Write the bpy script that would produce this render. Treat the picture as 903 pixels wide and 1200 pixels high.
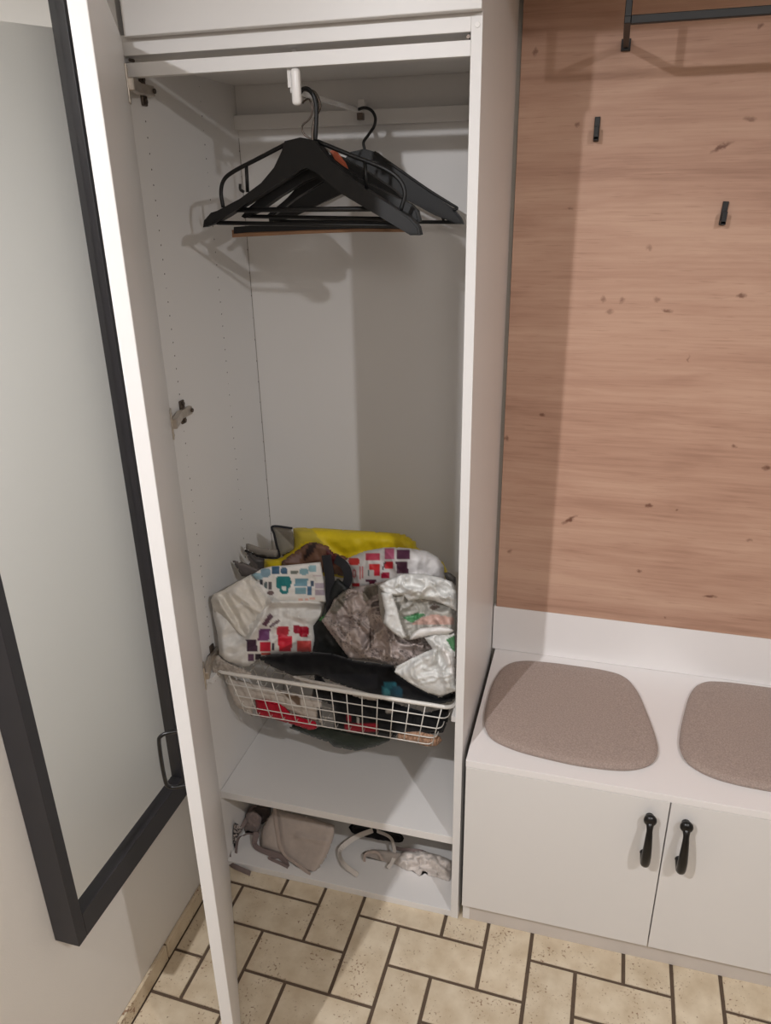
import bpy, bmesh, math, random
import numpy as np
from mathutils import Vector, Matrix, noise
random.seed(7)
for o in list(bpy.data.objects): bpy.data.objects.remove(o)
sc = bpy.context.scene
COL = sc.collection

# ------------------------------------------------------------------ camera
FPX, PITCH, ROLL, YAW = 894.41, -0.398707, -0.018223, 0.278625
CAM = np.array([0.20716, -1.28114, 1.58971])
_f = np.array([-math.sin(YAW), math.cos(YAW), 0]); _r = np.array([math.cos(YAW), math.sin(YAW), 0]); _u = np.array([0, 0, 1.0])
_f2 = _f*math.cos(PITCH)+_u*math.sin(PITCH); _u2 = -_f*math.sin(PITCH)+_u*math.cos(PITCH)
_r3 = _r*math.cos(ROLL)+_u2*math.sin(ROLL); _u3 = -_r*math.sin(ROLL)+_u2*math.cos(ROLL)
cam = bpy.data.cameras.new('camera'); cam_o = bpy.data.objects.new('camera', cam); COL.objects.link(cam_o)
cam_o.matrix_world = Matrix(((_r3[0], _u3[0], -_f2[0], CAM[0]), (_r3[1], _u3[1], -_f2[1], CAM[1]), (_r3[2], _u3[2], -_f2[2], CAM[2]), (0, 0, 0, 1)))
cam.sensor_fit = 'VERTICAL'; cam.sensor_height = 24.0; cam.lens = FPX/1200*24.0; cam.clip_start = 0.02
sc.camera = cam_o
def at(u, v, Y):
    """world point at depth plane y=Y that the photo shows at pixel (u,v)"""
    d = _f2+_r3*(u-451.5)/FPX-_u3*(v-600)/FPX
    t = (Y-CAM[1])/d[1]
    return Vector(CAM+t*d)

# ------------------------------------------------------------------ world, lamps, exposure
w = bpy.data.worlds.new('world'); sc.world = w; w.use_nodes = True
w.node_tree.nodes['Background'].inputs[0].default_value = (0.9, 0.86, 0.82, 1); w.node_tree.nodes['Background'].inputs[1].default_value = 0.02
def lamp(name, loc, aim, energy, size, rad=0.020):
    l = bpy.data.lights.new(name, 'SPOT'); l.energy = energy; l.shadow_soft_size = rad; l.color = (0.97, 0.972, 1.0)
    l.spot_size = math.radians(size); l.spot_blend = 1.0
    o = bpy.data.objects.new(name, l); COL.objects.link(o); o.location = loc
    o.rotation_euler = (Vector(aim)-Vector(loc)).to_track_quat('-Z', 'Y').to_euler(); return o
lamp('ceiling_spot', (-0.52, -1.62, 2.19), (0.10, -0.05, 0.20), 88.0, 104)
lamp('ceiling_spot.001', (1.07, -1.37, 2.13), (0.10, -0.05, 0.20), 54.0, 104)
fl = bpy.data.lights.new('fill_light', 'POINT'); fl.energy = 12.5; fl.shadow_soft_size = 0.20; fl.color = (1.0, 0.97, 0.95)  # soft fill light added behind the viewer, not a known lamp
flo = bpy.data.objects.new('fill_light', fl); COL.objects.link(flo); flo.location = (0.55, -2.15, 2.2)
sc.view_settings.view_transform = 'Standard'; sc.view_settings.look = 'None'; sc.view_settings.gamma = 1.0
sc.view_settings.use_curve_mapping = False; sc.view_settings.exposure = 0.0

# ------------------------------------------------------------------ materials
def lin(c):
    return tuple(((x/255)/12.92 if x/255 <= 0.04045 else ((x/255+0.055)/1.055)**2.4) for x in c)
def mat(name, rgb, rough=0.5, metal=0.0, bump=0.0, bscale=200, var=0.0, vscale=6, spec=0.5, sheen=0.0):
    m = bpy.data.materials.new(name); m.use_nodes = True
    nt = m.node_tree; b = nt.nodes['Principled BSDF']
    c = lin(rgb)
    b.inputs['Base Color'].default_value = (*c, 1); b.inputs['Roughness'].default_value = rough; b.inputs['Metallic'].default_value = metal
    b.inputs['Specular IOR Level'].default_value = spec
    if sheen: b.inputs['Sheen Weight'].default_value = sheen
    tc = nt.nodes.new('ShaderNodeTexCoord')
    if var > 0:
        n = nt.nodes.new('ShaderNodeTexNoise'); n.inputs['Scale'].default_value = vscale; n.inputs['Detail'].default_value = 5
        nt.links.new(tc.outputs['Object'], n.inputs['Vector'])
        r = nt.nodes.new('ShaderNodeValToRGB'); r.color_ramp.elements[0].position = 0.3; r.color_ramp.elements[1].position = 0.7
        r.color_ramp.elements[0].color = (*[x*(1-var) for x in c], 1); r.color_ramp.elements[1].color = (*[min(1, x*(1+var)) for x in c], 1)
        nt.links.new(n.outputs['Fac'], r.inputs['Fac']); nt.links.new(r.outputs['Color'], b.inputs['Base Color'])
    if bump > 0:
        n2 = nt.nodes.new('ShaderNodeTexNoise'); n2.inputs['Scale'].default_value = bscale; n2.inputs['Detail'].default_value = 3
        nt.links.new(tc.outputs['Object'], n2.inputs['Vector'])
        bp = nt.nodes.new('ShaderNodeBump'); bp.inputs['Strength'].default_value = bump; bp.inputs['Distance'].default_value = 0.002
        nt.links.new(n2.outputs['Fac'], bp.inputs['Height']); nt.links.new(bp.outputs['Normal'], b.inputs['Normal'])
    return m
M = {}
M['white'] = mat('white_laminate', (226, 223, 220), 0.38, var=0.012, vscale=3)
M['white_edge'] = mat('white_edge_band', (230, 227, 224), 0.4, var=0.01, vscale=5)
M['wall'] = mat('wall_paint', (228, 222, 214), 0.85, bump=0.15, bscale=350, var=0.015, vscale=2)
M['ceil'] = mat('ceiling_paint', (226, 220, 212), 0.9, var=0.01)
M['black_metal'] = mat('black_powder_coat', (11, 11, 13), 0.5, bump=0.1, bscale=900)
M['black_frame'] = mat('black_frame_lacquer', (38, 36, 39), 0.45, var=0.08, vscale=20)
M['black_plastic'] = mat('black_plastic', (13, 13, 14), 0.5, var=0.1, vscale=40)
M['handle'] = mat('black_iron', (16, 15, 15), 0.3, var=0.1, vscale=60)
M['nickel'] = mat('nickel_steel', (200, 192, 182), 0.42, metal=1.0, var=0.1, vscale=80)
M['dark_steel'] = mat('dark_steel', (104, 94, 86), 0.42, metal=0.9, var=0.1, vscale=80)
M['hole'] = mat('pin_hole_shade', (70, 62, 56), 0.9, var=0.1, vscale=80)
M['wire'] = mat('white_wire_coat', (226, 221, 213), 0.35, var=0.01)
M['grey_gap'] = mat('grey_seal', (150, 143, 136), 0.7, var=0.05)
M['plinth'] = mat('plinth_board', (206, 198, 191), 0.5, var=0.03)
M['bench_top'] = mat('bright_white_laminate', (240, 236, 234), 0.35, var=0.008, vscale=3)
M['grout'] = mat('brown_grout', (96, 80, 66), 0.95, bump=0.3, bscale=500, var=0.1, vscale=60)
M['beech'] = mat('hanger_beech', (150, 112, 82), 0.5, var=0.12, vscale=25)
M['redwood'] = mat('hanger_red_wood', (178, 92, 64), 0.5, var=0.12, vscale=25)
M['cap_white'] = mat('white_plastic', (232, 228, 224), 0.35, var=0.01)
M['pale_strip'] = mat('pale_plastic_strip', (212, 210, 206), 0.35, bump=0.6, bscale=120, var=0.05, vscale=40)
M['strap_dark'] = mat('charcoal_webbing', (38, 38, 42), 0.85, bump=0.5, bscale=900, var=0.1, vscale=50)
M['strap_beige'] = mat('beige_webbing', (176, 160, 150), 0.9, bump=0.5, bscale=900, var=0.06, vscale=40)
M['strap_mauve'] = mat('mauve_grey_webbing', (132, 116, 112), 0.9, bump=0.5, bscale=900, var=0.06, vscale=40)
M['strap_white'] = mat('cream_webbing', (212, 204, 196), 0.9, bump=0.5, bscale=900, var=0.04, vscale=40)

def glass_mirror():
    m = bpy.data.materials.new('mirror_glass'); m.use_nodes = True
    b = m.node_tree.nodes['Principled BSDF']; b.inputs['Base Color'].default_value = (0.95, 0.96, 0.93, 1)
    b.inputs['Metallic'].default_value = 1; b.inputs['Roughness'].default_value = 0.015
    return m
M['mirror'] = glass_mirror()

def fabric(name, rgb, var=0.12, scale=900, vscale=260, bump=0.6):
    m = mat(name, rgb, 0.95, bump=bump, bscale=scale, var=var, vscale=vscale, spec=0.15, sheen=0.2); return m
M['cushion'] = fabric('taupe_felt', (168, 150, 140), var=0.2, vscale=340)

def vcol_mat(name, rough=0.6, bump=0.25, bscale=260, var=0.05, spec=0.4, sheen=0.0, wave=0):
    """colour of the print comes with the mesh; fine relief and wear from noise"""
    m = bpy.data.materials.new(name); m.use_nodes = True; nt = m.node_tree; b = nt.nodes['Principled BSDF']
    a = nt.nodes.new('ShaderNodeAttribute'); a.attribute_name = 'print'
    tc = nt.nodes.new('ShaderNodeTexCoord'); n = nt.nodes.new('ShaderNodeTexNoise'); n.inputs['Scale'].default_value = 70; n.inputs['Detail'].default_value = 5
    nt.links.new(tc.outputs['Object'], n.inputs['Vector'])
    mr = nt.nodes.new('ShaderNodeMapRange'); mr.inputs['From Min'].default_value = 0.3; mr.inputs['From Max'].default_value = 0.7
    mr.inputs['To Min'].default_value = 1-var; mr.inputs['To Max'].default_value = 1+var
    nt.links.new(n.outputs['Fac'], mr.inputs['Value'])
    mx = nt.nodes.new('ShaderNodeVectorMath'); mx.operation = 'SCALE'
    nt.links.new(a.outputs['Color'], mx.inputs[0]); nt.links.new(mr.outputs['Result'], mx.inputs['Scale'])
    nt.links.new(mx.outputs['Vector'], b.inputs['Base Color'])
    b.inputs['Roughness'].default_value = rough; b.inputs['Specular IOR Level'].default_value = spec
    if sheen: b.inputs['Sheen Weight'].default_value = sheen
    n2 = nt.nodes.new('ShaderNodeTexNoise'); n2.inputs['Scale'].default_value = bscale; n2.inputs['Detail'].default_value = 4
    nt.links.new(tc.outputs['Object'], n2.inputs['Vector'])
    bp = nt.nodes.new('ShaderNodeBump'); bp.inputs['Strength'].default_value = bump; bp.inputs['Distance'].default_value = 0.003
    nt.links.new(n2.outputs['Fac'], bp.inputs['Height']); nt.links.new(bp.outputs['Normal'], b.inputs['Normal'])
    return m
M['woven'] = vcol_mat('woven_plastic_bag', 0.5, 0.2, 200, 0.05)
M['film'] = vcol_mat('thin_plastic_film', 0.38, 0.55, 110, 0.07, 0.5)
M['cotton'] = vcol_mat('cotton_canvas', 0.92, 0.45, 700, 0.06, 0.2, 0.15)

def tile_mat():
    m = bpy.data.materials.new('travertine_tile'); m.use_nodes = True; nt = m.node_tree; b = nt.nodes['Principled BSDF']
    g = nt.nodes.new('ShaderNodeNewGeometry'); oi = nt.nodes.new('ShaderNodeObjectInfo')
    n = nt.nodes.new('ShaderNodeTexNoise'); n.inputs['Scale'].default_value = 22; n.inputs['Detail'].default_value = 6
    nt.links.new(g.outputs['Position'], n.inputs['Vector'])
    r = nt.nodes.new('ShaderNodeValToRGB')
    r.color_ramp.elements[0].position = 0.32; r.color_ramp.elements[0].color = (*lin((203, 184, 156)), 1)
    r.color_ramp.elements[1].position = 0.68; r.color_ramp.elements[1].color = (*lin((224, 209, 184)), 1)
    nt.links.new(n.outputs['Fac'], r.inputs['Fac'])
    # pits: small brown specks gathered in clouds
    n2 = nt.nodes.new('ShaderNodeTexNoise'); n2.inputs['Scale'].default_value = 170; n2.inputs['Detail'].default_value = 3
    n3 = nt.nodes.new('ShaderNodeTexNoise'); n3.inputs['Scale'].default_value = 14; n3.inputs['Detail'].default_value = 2
    nt.links.new(g.outputs['Position'], n2.inputs['Vector']); nt.links.new(g.outputs['Position'], n3.inputs['Vector'])
    ad = nt.nodes.new('ShaderNodeMath'); ad.operation = 'MULTIPLY_ADD'; ad.inputs[1].default_value = 0.45
    nt.links.new(n3.outputs['Fac'], ad.inputs[0]); nt.links.new(n2.outputs['Fac'], ad.inputs[2])
    r2 = nt.nodes.new('ShaderNodeValToRGB'); r2.color_ramp.elements[0].position = 0.86; r2.color_ramp.elements[1].position = 0.97
    nt.links.new(ad.outputs[0], r2.inputs['Fac'])
    mx = nt.nodes.new('ShaderNodeMixRGB'); mx.inputs[2].default_value = (*lin((146, 114, 90)), 1)
    nt.links.new(r2.outputs['Color'], mx.inputs[0]); nt.links.new(r.outputs['Color'], mx.inputs[1])
    hv = nt.nodes.new('ShaderNodeHueSaturation')
    mr = nt.nodes.new('ShaderNodeMapRange'); mr.inputs['To Min'].default_value = 0.93; mr.inputs['To Max'].default_value = 1.05
    nt.links.new(oi.outputs['Random'], mr.inputs['Value']); nt.links.new(mr.outputs['Result'], hv.inputs['Value'])
    nt.links.new(mx.outputs['Color'], hv.inputs['Color']); nt.links.new(hv.outputs['Color'], b.inputs['Base Color'])
    b.inputs['Roughness'].default_value = 0.5
    bp = nt.nodes.new('ShaderNodeBump'); bp.inputs['Strength'].default_value = 0.35; bp.inputs['Distance'].default_value = 0.002; bp.invert = True
    nt.links.new(r2.outputs['Color'], bp.inputs['Height']); nt.links.new(bp.outputs['Normal'], b.inputs['Normal'])
    return m
M['tile'] = tile_mat()

def oak_mat(knots):
    m = bpy.data.materials.new('oak_decor_board'); m.use_nodes = True; nt = m.node_tree; b = nt.nodes['Principled BSDF']
    L = nt.links.new
    g = nt.nodes.new('ShaderNodeNewGeometry')
    def mapped(scale):
        v = nt.nodes.new('ShaderNodeVectorMath'); v.operation = 'MULTIPLY'; v.inputs[1].default_value = scale; L(g.outputs['Position'], v.inputs[0]); return v
    warp = nt.nodes.new('ShaderNodeTexNoise'); warp.inputs['Scale'].default_value = 1.0; warp.inputs['Detail'].default_value = 2
    L(mapped((2.2, 1, 7)).outputs[0], warp.inputs['Vector'])
    wv = nt.nodes.new('ShaderNodeVectorMath'); wv.operation = 'SCALE'; wv.inputs['Scale'].default_value = 1.4; L(warp.outputs['Color'], wv.inputs[0])
    def grain(scale, detail, rough=0.6, usewarp=True):
        mp = mapped(scale); n = nt.nodes.new('ShaderNodeTexNoise'); n.inputs['Scale'].default_value = 1; n.inputs['Detail'].default_value = detail; n.inputs['Roughness'].default_value = rough
        if usewarp:
            a = nt.nodes.new('ShaderNodeVectorMath'); L(mp.outputs[0], a.inputs[0]); L(wv.outputs[0], a.inputs[1]); L(a.outputs[0], n.inputs['Vector'])
        else: L(mp.outputs[0], n.inputs['Vector'])
        return n
    g1 = grain((1.3, 1, 16), 4); g2 = grain((5, 1, 150), 4); g3 = grain((1.0, 1, 5.5), 3)
    r = nt.nodes.new('ShaderNodeValToRGB'); e = r.color_ramp.elements
    e[0].position = 0.36; e[0].color = (*lin((158, 119, 99)), 1); e[1].position = 0.66; e[1].color = (*lin((202, 165, 142)), 1)
    k = e.new(0.5); k.color = (*lin((186, 147, 125)), 1)
    s1 = nt.nodes.new('ShaderNodeMath'); s1.operation = 'MULTIPLY_ADD'; s1.inputs[1].default_value = 0.50
    L(g1.outputs['Fac'], s1.inputs[0])
    s2 = nt.nodes.new('ShaderNodeMath'); s2.operation = 'MULTIPLY_ADD'; s2.inputs[1].default_value = 0.30
    L(g3.outputs['Fac'], s2.inputs[0])
    s3 = nt.nodes.new('ShaderNodeMath'); s3.operation = 'MULTIPLY'; s3.inputs[1].default_value = 0.27; L(g2.outputs['Fac'], s3.inputs[0])
    L(s3.outputs[0], s2.inputs[2]); L(s2.outputs[0], s1.inputs[2]); L(s1.outputs[0], r.inputs['Fac'])
    # fine dark pores
    p = grain((16, 1, 420), 2, usewarp=False); rp = nt.nodes.new('ShaderNodeValToRGB'); rp.color_ramp.elements[0].position = 0.62; rp.color_ramp.elements[1].position = 0.80
    L(p.outputs['Fac'], rp.inputs['Fac'])
    pm = nt.nodes.new('ShaderNodeMath'); pm.operation = 'MULTIPLY'; pm.inputs[1].default_value = 0.5; L(rp.outputs['Color'], pm.inputs[0])
    mx = nt.nodes.new('ShaderNodeMixRGB'); mx.inputs[2].default_value = (*lin((132, 92, 72)), 1); L(pm.outputs[0], mx.inputs[0]); L(r.outputs['Color'], mx.inputs[1])
    # knots
    kn = nt.nodes.new('ShaderNodeTexNoise'); kn.inputs['Scale'].default_value = 110; kn.inputs['Detail'].default_value = 3; L(g.outputs['Position'], kn.inputs['Vector'])
    knv = nt.nodes.new('ShaderNodeVectorMath'); knv.operation = 'MULTIPLY_ADD'; knv.inputs[1].default_value = (0.016, 0, 0.012); knv.inputs[2].default_value = (-0.008, 0, -0.006)
    L(kn.outputs['Color'], knv.inputs[0])
    kp = nt.nodes.new('ShaderNodeVectorMath'); L(g.outputs['Position'], kp.inputs[0]); L(knv.outputs[0], kp.inputs[1])
    last = mx.outputs['Color']
    for (x, z, rx, rz, ang, st) in knots:
        sub = nt.nodes.new('ShaderNodeVectorMath'); sub.operation = 'SUBTRACT'; sub.inputs[1].default_value = (x, 0, z); L(kp.outputs[0], sub.inputs[0])
        rot = nt.nodes.new('ShaderNodeVectorRotate'); rot.rotation_type = 'Y_AXIS'; rot.inputs['Angle'].default_value = ang; L(sub.outputs[0], rot.inputs['Vector'])
        ml = nt.nodes.new('ShaderNodeVectorMath'); ml.operation = 'MULTIPLY'; ml.inputs[1].default_value = (1/rx, 0, 1/rz); L(rot.outputs[0], ml.inputs[0])
        ln = nt.nodes.new('ShaderNodeVectorMath'); ln.operation = 'LENGTH'; L(ml.outputs[0], ln.inputs[0])
        mr = nt.nodes.new('ShaderNodeMapRange'); mr.inputs['From Min'].default_value = 0.35; mr.inputs['From Max'].default_value = 1.15
        mr.inputs['To Min'].default_value = st; mr.inputs['To Max'].default_value = 0; L(ln.outputs['Value'], mr.inputs['Value'])
        mk = nt.nodes.new('ShaderNodeMixRGB'); mk.inputs[2].default_value = (*lin((102, 60, 42)), 1); L(mr.outputs['Result'], mk.inputs[0]); L(last, mk.inputs[1])
        last = mk.outputs['Color']
    L(last, b.inputs['Base Color']); b.inputs['Roughness'].default_value = 0.55
    bp = nt.nodes.new('ShaderNodeBump'); bp.inputs['Strength'].default_value = 0.12; bp.inputs['Distance'].default_value = 0.001; L(g2.outputs['Fac'], bp.inputs['Height']); L(bp.outputs['Normal'], b.inputs['Normal'])
    return m

# ------------------------------------------------------------------ mesh helpers
def link(name, me, parent=None):
    o = bpy.data.objects.new(name, me); COL.objects.link(o)
    if parent is not None: o.parent = parent
    return o
def obj(name, bm, m, parent=None, smooth=False):
    me = bpy.data.meshes.new(name); bmesh.ops.recalc_face_normals(bm, faces=bm.faces); bm.to_mesh(me); bm.free()
    if m is not None: me.materials.append(m)
    if smooth:
        for p in me.polygons: p.use_smooth = True
    o = link(name, me)
    if parent is not None:
        o.parent = parent
        o.matrix_parent_inverse = parent.matrix_world.inverted()
    return o
def add_box(bm, x0, x1, y0, y1, z0, z1, bev=0.0, seg=2, mx=None):
    vs = [bm.verts.new(p) for p in ((x0, y0, z0), (x1, y0, z0), (x1, y1, z0), (x0, y1, z0), (x0, y0, z1), (x1, y0, z1), (x1, y1, z1), (x0, y1, z1))]
    fs = [bm.faces.new([vs[i] for i in f]) for f in ((0, 3, 2, 1), (4, 5, 6, 7), (0, 1, 5, 4), (1, 2, 6, 5), (2, 3, 7, 6), (3, 0, 4, 7))]
    if bev > 0:
        es = list({e for f in fs for e in f.edges})
        r = bmesh.ops.bevel(bm, geom=es, offset=bev, segments=seg, profile=0.5, affect='EDGES')
        vs = list({v for f in r['faces'] for v in f.verts} | {v for v in vs if v.is_valid})
    if mx is not None: bmesh.ops.transform(bm, matrix=mx, verts=[v for v in vs if v.is_valid])
    return vs
def box(name, x0, x1, y0, y1, z0, z1, m, parent=None, bev=0.0008):
    bm = bmesh.new(); add_box(bm, x0, x1, y0, y1, z0, z1, bev); return obj(name, bm, m, parent)
def add_tube(bm, pts, rad, seg=10, cap=True, closed=False):
    pts = [Vector(p) for p in pts]; n = len(pts)
    rads = rad if isinstance(rad, (list, tuple)) else [rad]*n
    rings = []; prev = None
    for i, p in enumerate(pts):
        a = pts[i-1] if (i > 0 or closed) else pts[0]; b = pts[(i+1) % n] if (i < n-1 or closed) else pts[-1]
        t = (b-a).normalized()
        if prev is None:
            u = t.orthogonal().normalized()
        else:
            u = (prev-t*prev.dot(t)); u = u.normalized() if u.length > 1e-6 else t.orthogonal().normalized()
        prev = u; v = t.cross(u)
        rings.append([bm.verts.new(p+(u*math.cos(2*math.pi*k/seg)+v*math.sin(2*math.pi*k/seg))*rads[i]) for k in range(seg)])
    m = n if closed else n-1
    for i in range(m):
        A, B = rings[i], rings[(i+1) % n]
        for k in range(seg):
            bm.faces.new((A[k], A[(k+1) % seg], B[(k+1) % seg], B[k]))
    if cap and not closed:
        bm.faces.new(rings[0][::-1]); bm.faces.new(rings[-1])
def tube(name, pts, rad, m, parent=None, seg=10, closed=False):
    bm = bmesh.new(); add_tube(bm, pts, rad, seg, True, closed); return obj(name, bm, m, parent, True)
def spline(pts, n=8):
    """Catmull-Rom through the points"""
    P = [Vector(p) for p in pts]; P = [P[0]*2-P[1]]+P+[P[-1]*2-P[-2]]; out = []
    for i in range(1, len(P)-2):
        for k in range(n):
            t = k/n; a, b, c, d = P[i-1], P[i], P[i+1], P[i+2]
            out.append(0.5*((2*b)+(c-a)*t+(2*a-5*b+4*c-d)*t*t+(3*b-a-3*c+d)*t**3))
    out.append(P[-2]); return out
def add_prism(bm, poly, y0, y1, bev=0.0, seg=2):
    """polygon in x,z extruded from y0 to y1"""
    a = [bm.verts.new((x, y0, z)) for x, z in poly]; b = [bm.verts.new((x, y1, z)) for x, z in poly]; n = len(poly)
    fs = [bm.faces.new(a), bm.faces.new(b[::-1])]+[bm.faces.new((a[i], b[i], b[(i+1) % n], a[(i+1) % n])) for i in range(n)]
    if bev:
        es = list({e for f in fs[:2] for e in f.edges}); bmesh.ops.bevel(bm, geom=es, offset=bev, segments=seg, affect='EDGES')
def empty(name, loc, rz=0):
    o = bpy.data.objects.new(name, None); COL.objects.link(o); o.location = loc; o.rotation_euler = (0, 0, rz); o.empty_display_size = 0.05
    bpy.context.view_layer.update(); return o
def tag(o, label, cat, group=None, kind=None):
    if label: o['label'] = label
    if cat: o['category'] = cat
    if group: o['group'] = group
    if kind: o['kind'] = kind
    return o
def struct(o, label=None):
    o['kind'] = 'structure'
    if label: o['label'] = label
    return o

# ------------------------------------------------------------------ dimensions
YO = 0.4212          # plane of the oak panel and the wardrobe's back
T = 0.0171           # board thickness
XI = -0.5965         # inner face of the left side
XL = XI-T            # outer face of the left side
XW = -0.6175         # left wall
XR, YF, ZC = 1.75, -2.5, 2.45

# ------------------------------------------------------------------ room
floor = struct(box('floor', XW, XR, YF, YO+0.05, -0.06, -0.004, M['grout'], bev=0), 'floor of cream travertine tiles laid in a herringbone with brown joints')
E1 = np.array([0.10100, -0.00297]); E2 = np.array([0.00150, 0.10150]); O0 = np.array([-0.5342, -0.0402])
GAP = 0.0040
def tile_mesh(nx, ny, clip=None):
    A = O0+0*E1
    pts = [E1*0+E2*0, E1*nx, E1*nx+E2*ny, E2*ny]
    return pts
def clip_poly(poly, x0, x1, y0, y1):
    def cut(P, f, inter):
        out = []
        for i in range(len(P)):
            a, b = P[i], P[(i+1) % len(P)]
            fa, fb = f(a), f(b)
            if fa >= 0: out.append(a)
            if (fa >= 0) != (fb >= 0):
                t = fa/(fa-fb); out.append((a[0]+(b[0]-a[0])*t, a[1]+(b[1]-a[1])*t))
        return out
    for f in (lambda p: p[0]-x0, lambda p: x1-p[0], lambda p: p[1]-y0, lambda p: y1-p[1]):
        poly = cut(poly, f, None)
        if len(poly) < 3: return []
    return poly
_tm = {}
def tile_bm(poly):
    bm = bmesh.new(); top = [bm.verts.new((x, y, 0)) for x, y in poly]; f = bm.faces.new(top)
    if f.normal.z < 0: f.normal_flip()
    r = bmesh.ops.extrude_face_region(bm, geom=[f])
    bmesh.ops.translate(bm, vec=(0, 0, -0.006), verts=[g for g in r['geom'] if isinstance(g, bmesh.types.BMVert)])
    es = [e for e in bm.edges if all(abs(v.co.z) < 1e-6 for v in e.verts)]
    bmesh.ops.bevel(bm, geom=es, offset=0.0012, segments=1, affect='EDGES')
    return bm
def tile(i, j, nx, ny):
    o = O0+i*E1+j*E2; ux = E1/np.linalg.norm(E1); uy = E2/np.linalg.norm(E2)
    full = [o+ux*GAP+uy*GAP, o+nx*E1-ux*GAP+uy*GAP, o+nx*E1+ny*E2-ux*GAP-uy*GAP, o+ny*E2+ux*GAP-uy*GAP]
    poly = [tuple(p) for p in full]
    c = clip_poly(poly, XW+0.010, XR-0.01, -1.75, YO)
    if len(c) < 3: return
    area = abs(sum(c[k][0]*c[(k+1) % len(c)][1]-c[(k+1) % len(c)][0]*c[k][1] for k in range(len(c))))/2
    if area < 0.0006: return
    cen = o+(nx*E1+ny*E2)/2
    whole = len(c) == 4 and all(abs(c[k][0]-poly[k][0])+abs(c[k][1]-poly[k][1]) < 1e-6 for k in range(4))
    if whole:
        key = (nx, ny)
        if key not in _tm:
            bm = tile_bm([(p[0]-cen[0], p[1]-cen[1]) for p in poly]); me = bpy.data.meshes.new('floor_tile'); bm.to_mesh(me); bm.free(); me.materials.append(M['tile']); _tm[key] = me
        me = _tm[key]
    else:
        bm = tile_bm([(p[0]-cen[0], p[1]-cen[1]) for p in c]); me = bpy.data.meshes.new('floor_tile'); bm.to_mesh(me); bm.free(); me.materials.append(M['tile'])
    t = link('floor_tile', me, floor); t.location = (cen[0], cen[1], random.uniform(-0.0006, 0.0004))
for a in range(-20, 40):
    for b in range(-12, 12):
        i, j = a+4*b, -a
        if not (-7.5 < i < 23 and -18 < j < 5): continue
        tile(i, j-1, 2, 1); tile(i+2, j-1, 1, 2)
wl = struct(box('wall_left', XW-0.1, XW, YF, YO+0.05, -0.06, ZC, M['wall'], bev=0), 'white painted wall carrying the mirror')
struct(box('wall_back', XW-0.1, XR+0.1, YO+0.018, YO+0.12, -0.06, ZC, M['wall'], bev=0), 'white wall behind the wardrobe and oak panel')
struct(box('wall_right', XR, XR+0.1, YF, YO+0.05, -0.06, ZC, M['wall'], bev=0), 'white wall at the far side of the hallway')
struct(box('wall_front', XW-0.1, XR+0.1, YF-0.1, YF, -0.06, ZC, M['wall'], bev=0), 'white wall behind the viewer')
struct(box('ceiling', XW-0.1, XR+0.1, YF-0.1, YO+0.12, ZC, ZC+0.08, M['ceil'], bev=0), 'white ceiling')
bb = bpy.data.objects.new('baseboard_left', None); COL.objects.link(bb); bb.location = (XW, -0.3, 0); struct(bb, 'low skirting of cream tiles along the mirror wall')
bpy.context.view_layer.update()
ys = [-0.0045, -0.067]+[-0.067-0.2*k for k in range(1, 9)]
for a, b in zip(ys[:-1], ys[1:]):
    bm = bmesh.new(); add_box(bm, XW, XW+0.008, b+0.0015, a-0.0015, 0.001, 0.0443, 0.0012, 1); obj('skirting_tile', bm, M['tile'], bb)
box('joint_backing', XW, XW+0.005, ys[-1], ys[0], 0.0, 0.0435, M['grout'], bb, bev=0)

# ------------------------------------------------------------------ oak panel on the back wall
def wxz(u, v): p = at(u, v, YO); return p.x, p.z
KN = []
for (u, v, ru, rv, ang, st) in [(635, 486, 4, 3, 0, .75), (593, 514, 4, 4, 0, .7), (597, 646, 5, 3, 0, .6), (667, 609, 13, 3.4, .65, .9), (760, 593, 6, 3.2, -.2, .8),
        (793, 598, 3.5, 2.2, 0, .7), (845, 173, 14, 3, .45, .85), (879, 139, 8, 3, 0, .6), (748, 669, 4, 2.6, 0, .7), (831, 699, 11, 2.6, .1, .85), (898, 548, 6, 4, 0, .8),
        (860, 523, 4, 2.6, 0, .7), (807, 421, 2, 5, 0, .5), (706, 351, 4, 4, 0, .55), (728, 352, 4, 4, 0, .55), (782, 364, 6, 3, -.2, .75), (770, 351, 5, 3, 0, .5), (868, 347, 6, 3, .1, .8),
        (878, 633, 4, 2.6, 0, .5), (627, 61, 3, 5, 0, .6), (676, 146, 3, 3, 0, .6), (668, 244, 5, 2, 0, .5), (760, 290, 3, 4, .6, .45), (779, 724, 3, 2, 0, .6), (714, 365, 5, 3, 0, .5), (890, 30, 3, 3, 0, .7)]:
    x, z = wxz(u, v); s = 0.00152
    KN.append((x, z, ru*s, rv*s*1.1, ang, st))
M['oak'] = oak_mat(KN)
oak = box('oak_wall_panel', 0.008, 1.30, YO, YO+0.016, 0.6125, 2.40, M['oak'], bev=0.0006)
tag(oak, 'large wall panel of light knotty oak with horizontal grain above the bench', 'wall panel')

# ------------------------------------------------------------------ wardrobe
wd = empty('wardrobe', (-0.3, 0.2, 0))
tag(wd, 'tall white wardrobe with its door standing open beside the bench', 'wardrobe')
ZT = 2.42
side_r = box('side_panel', -T, 0.0, 0.0, YO, 0.0, ZT, M['white'], wd)
side_l = box('side_panel', XL, XI, 0.0, YO, 0.0, ZT, M['white'], wd)
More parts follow.
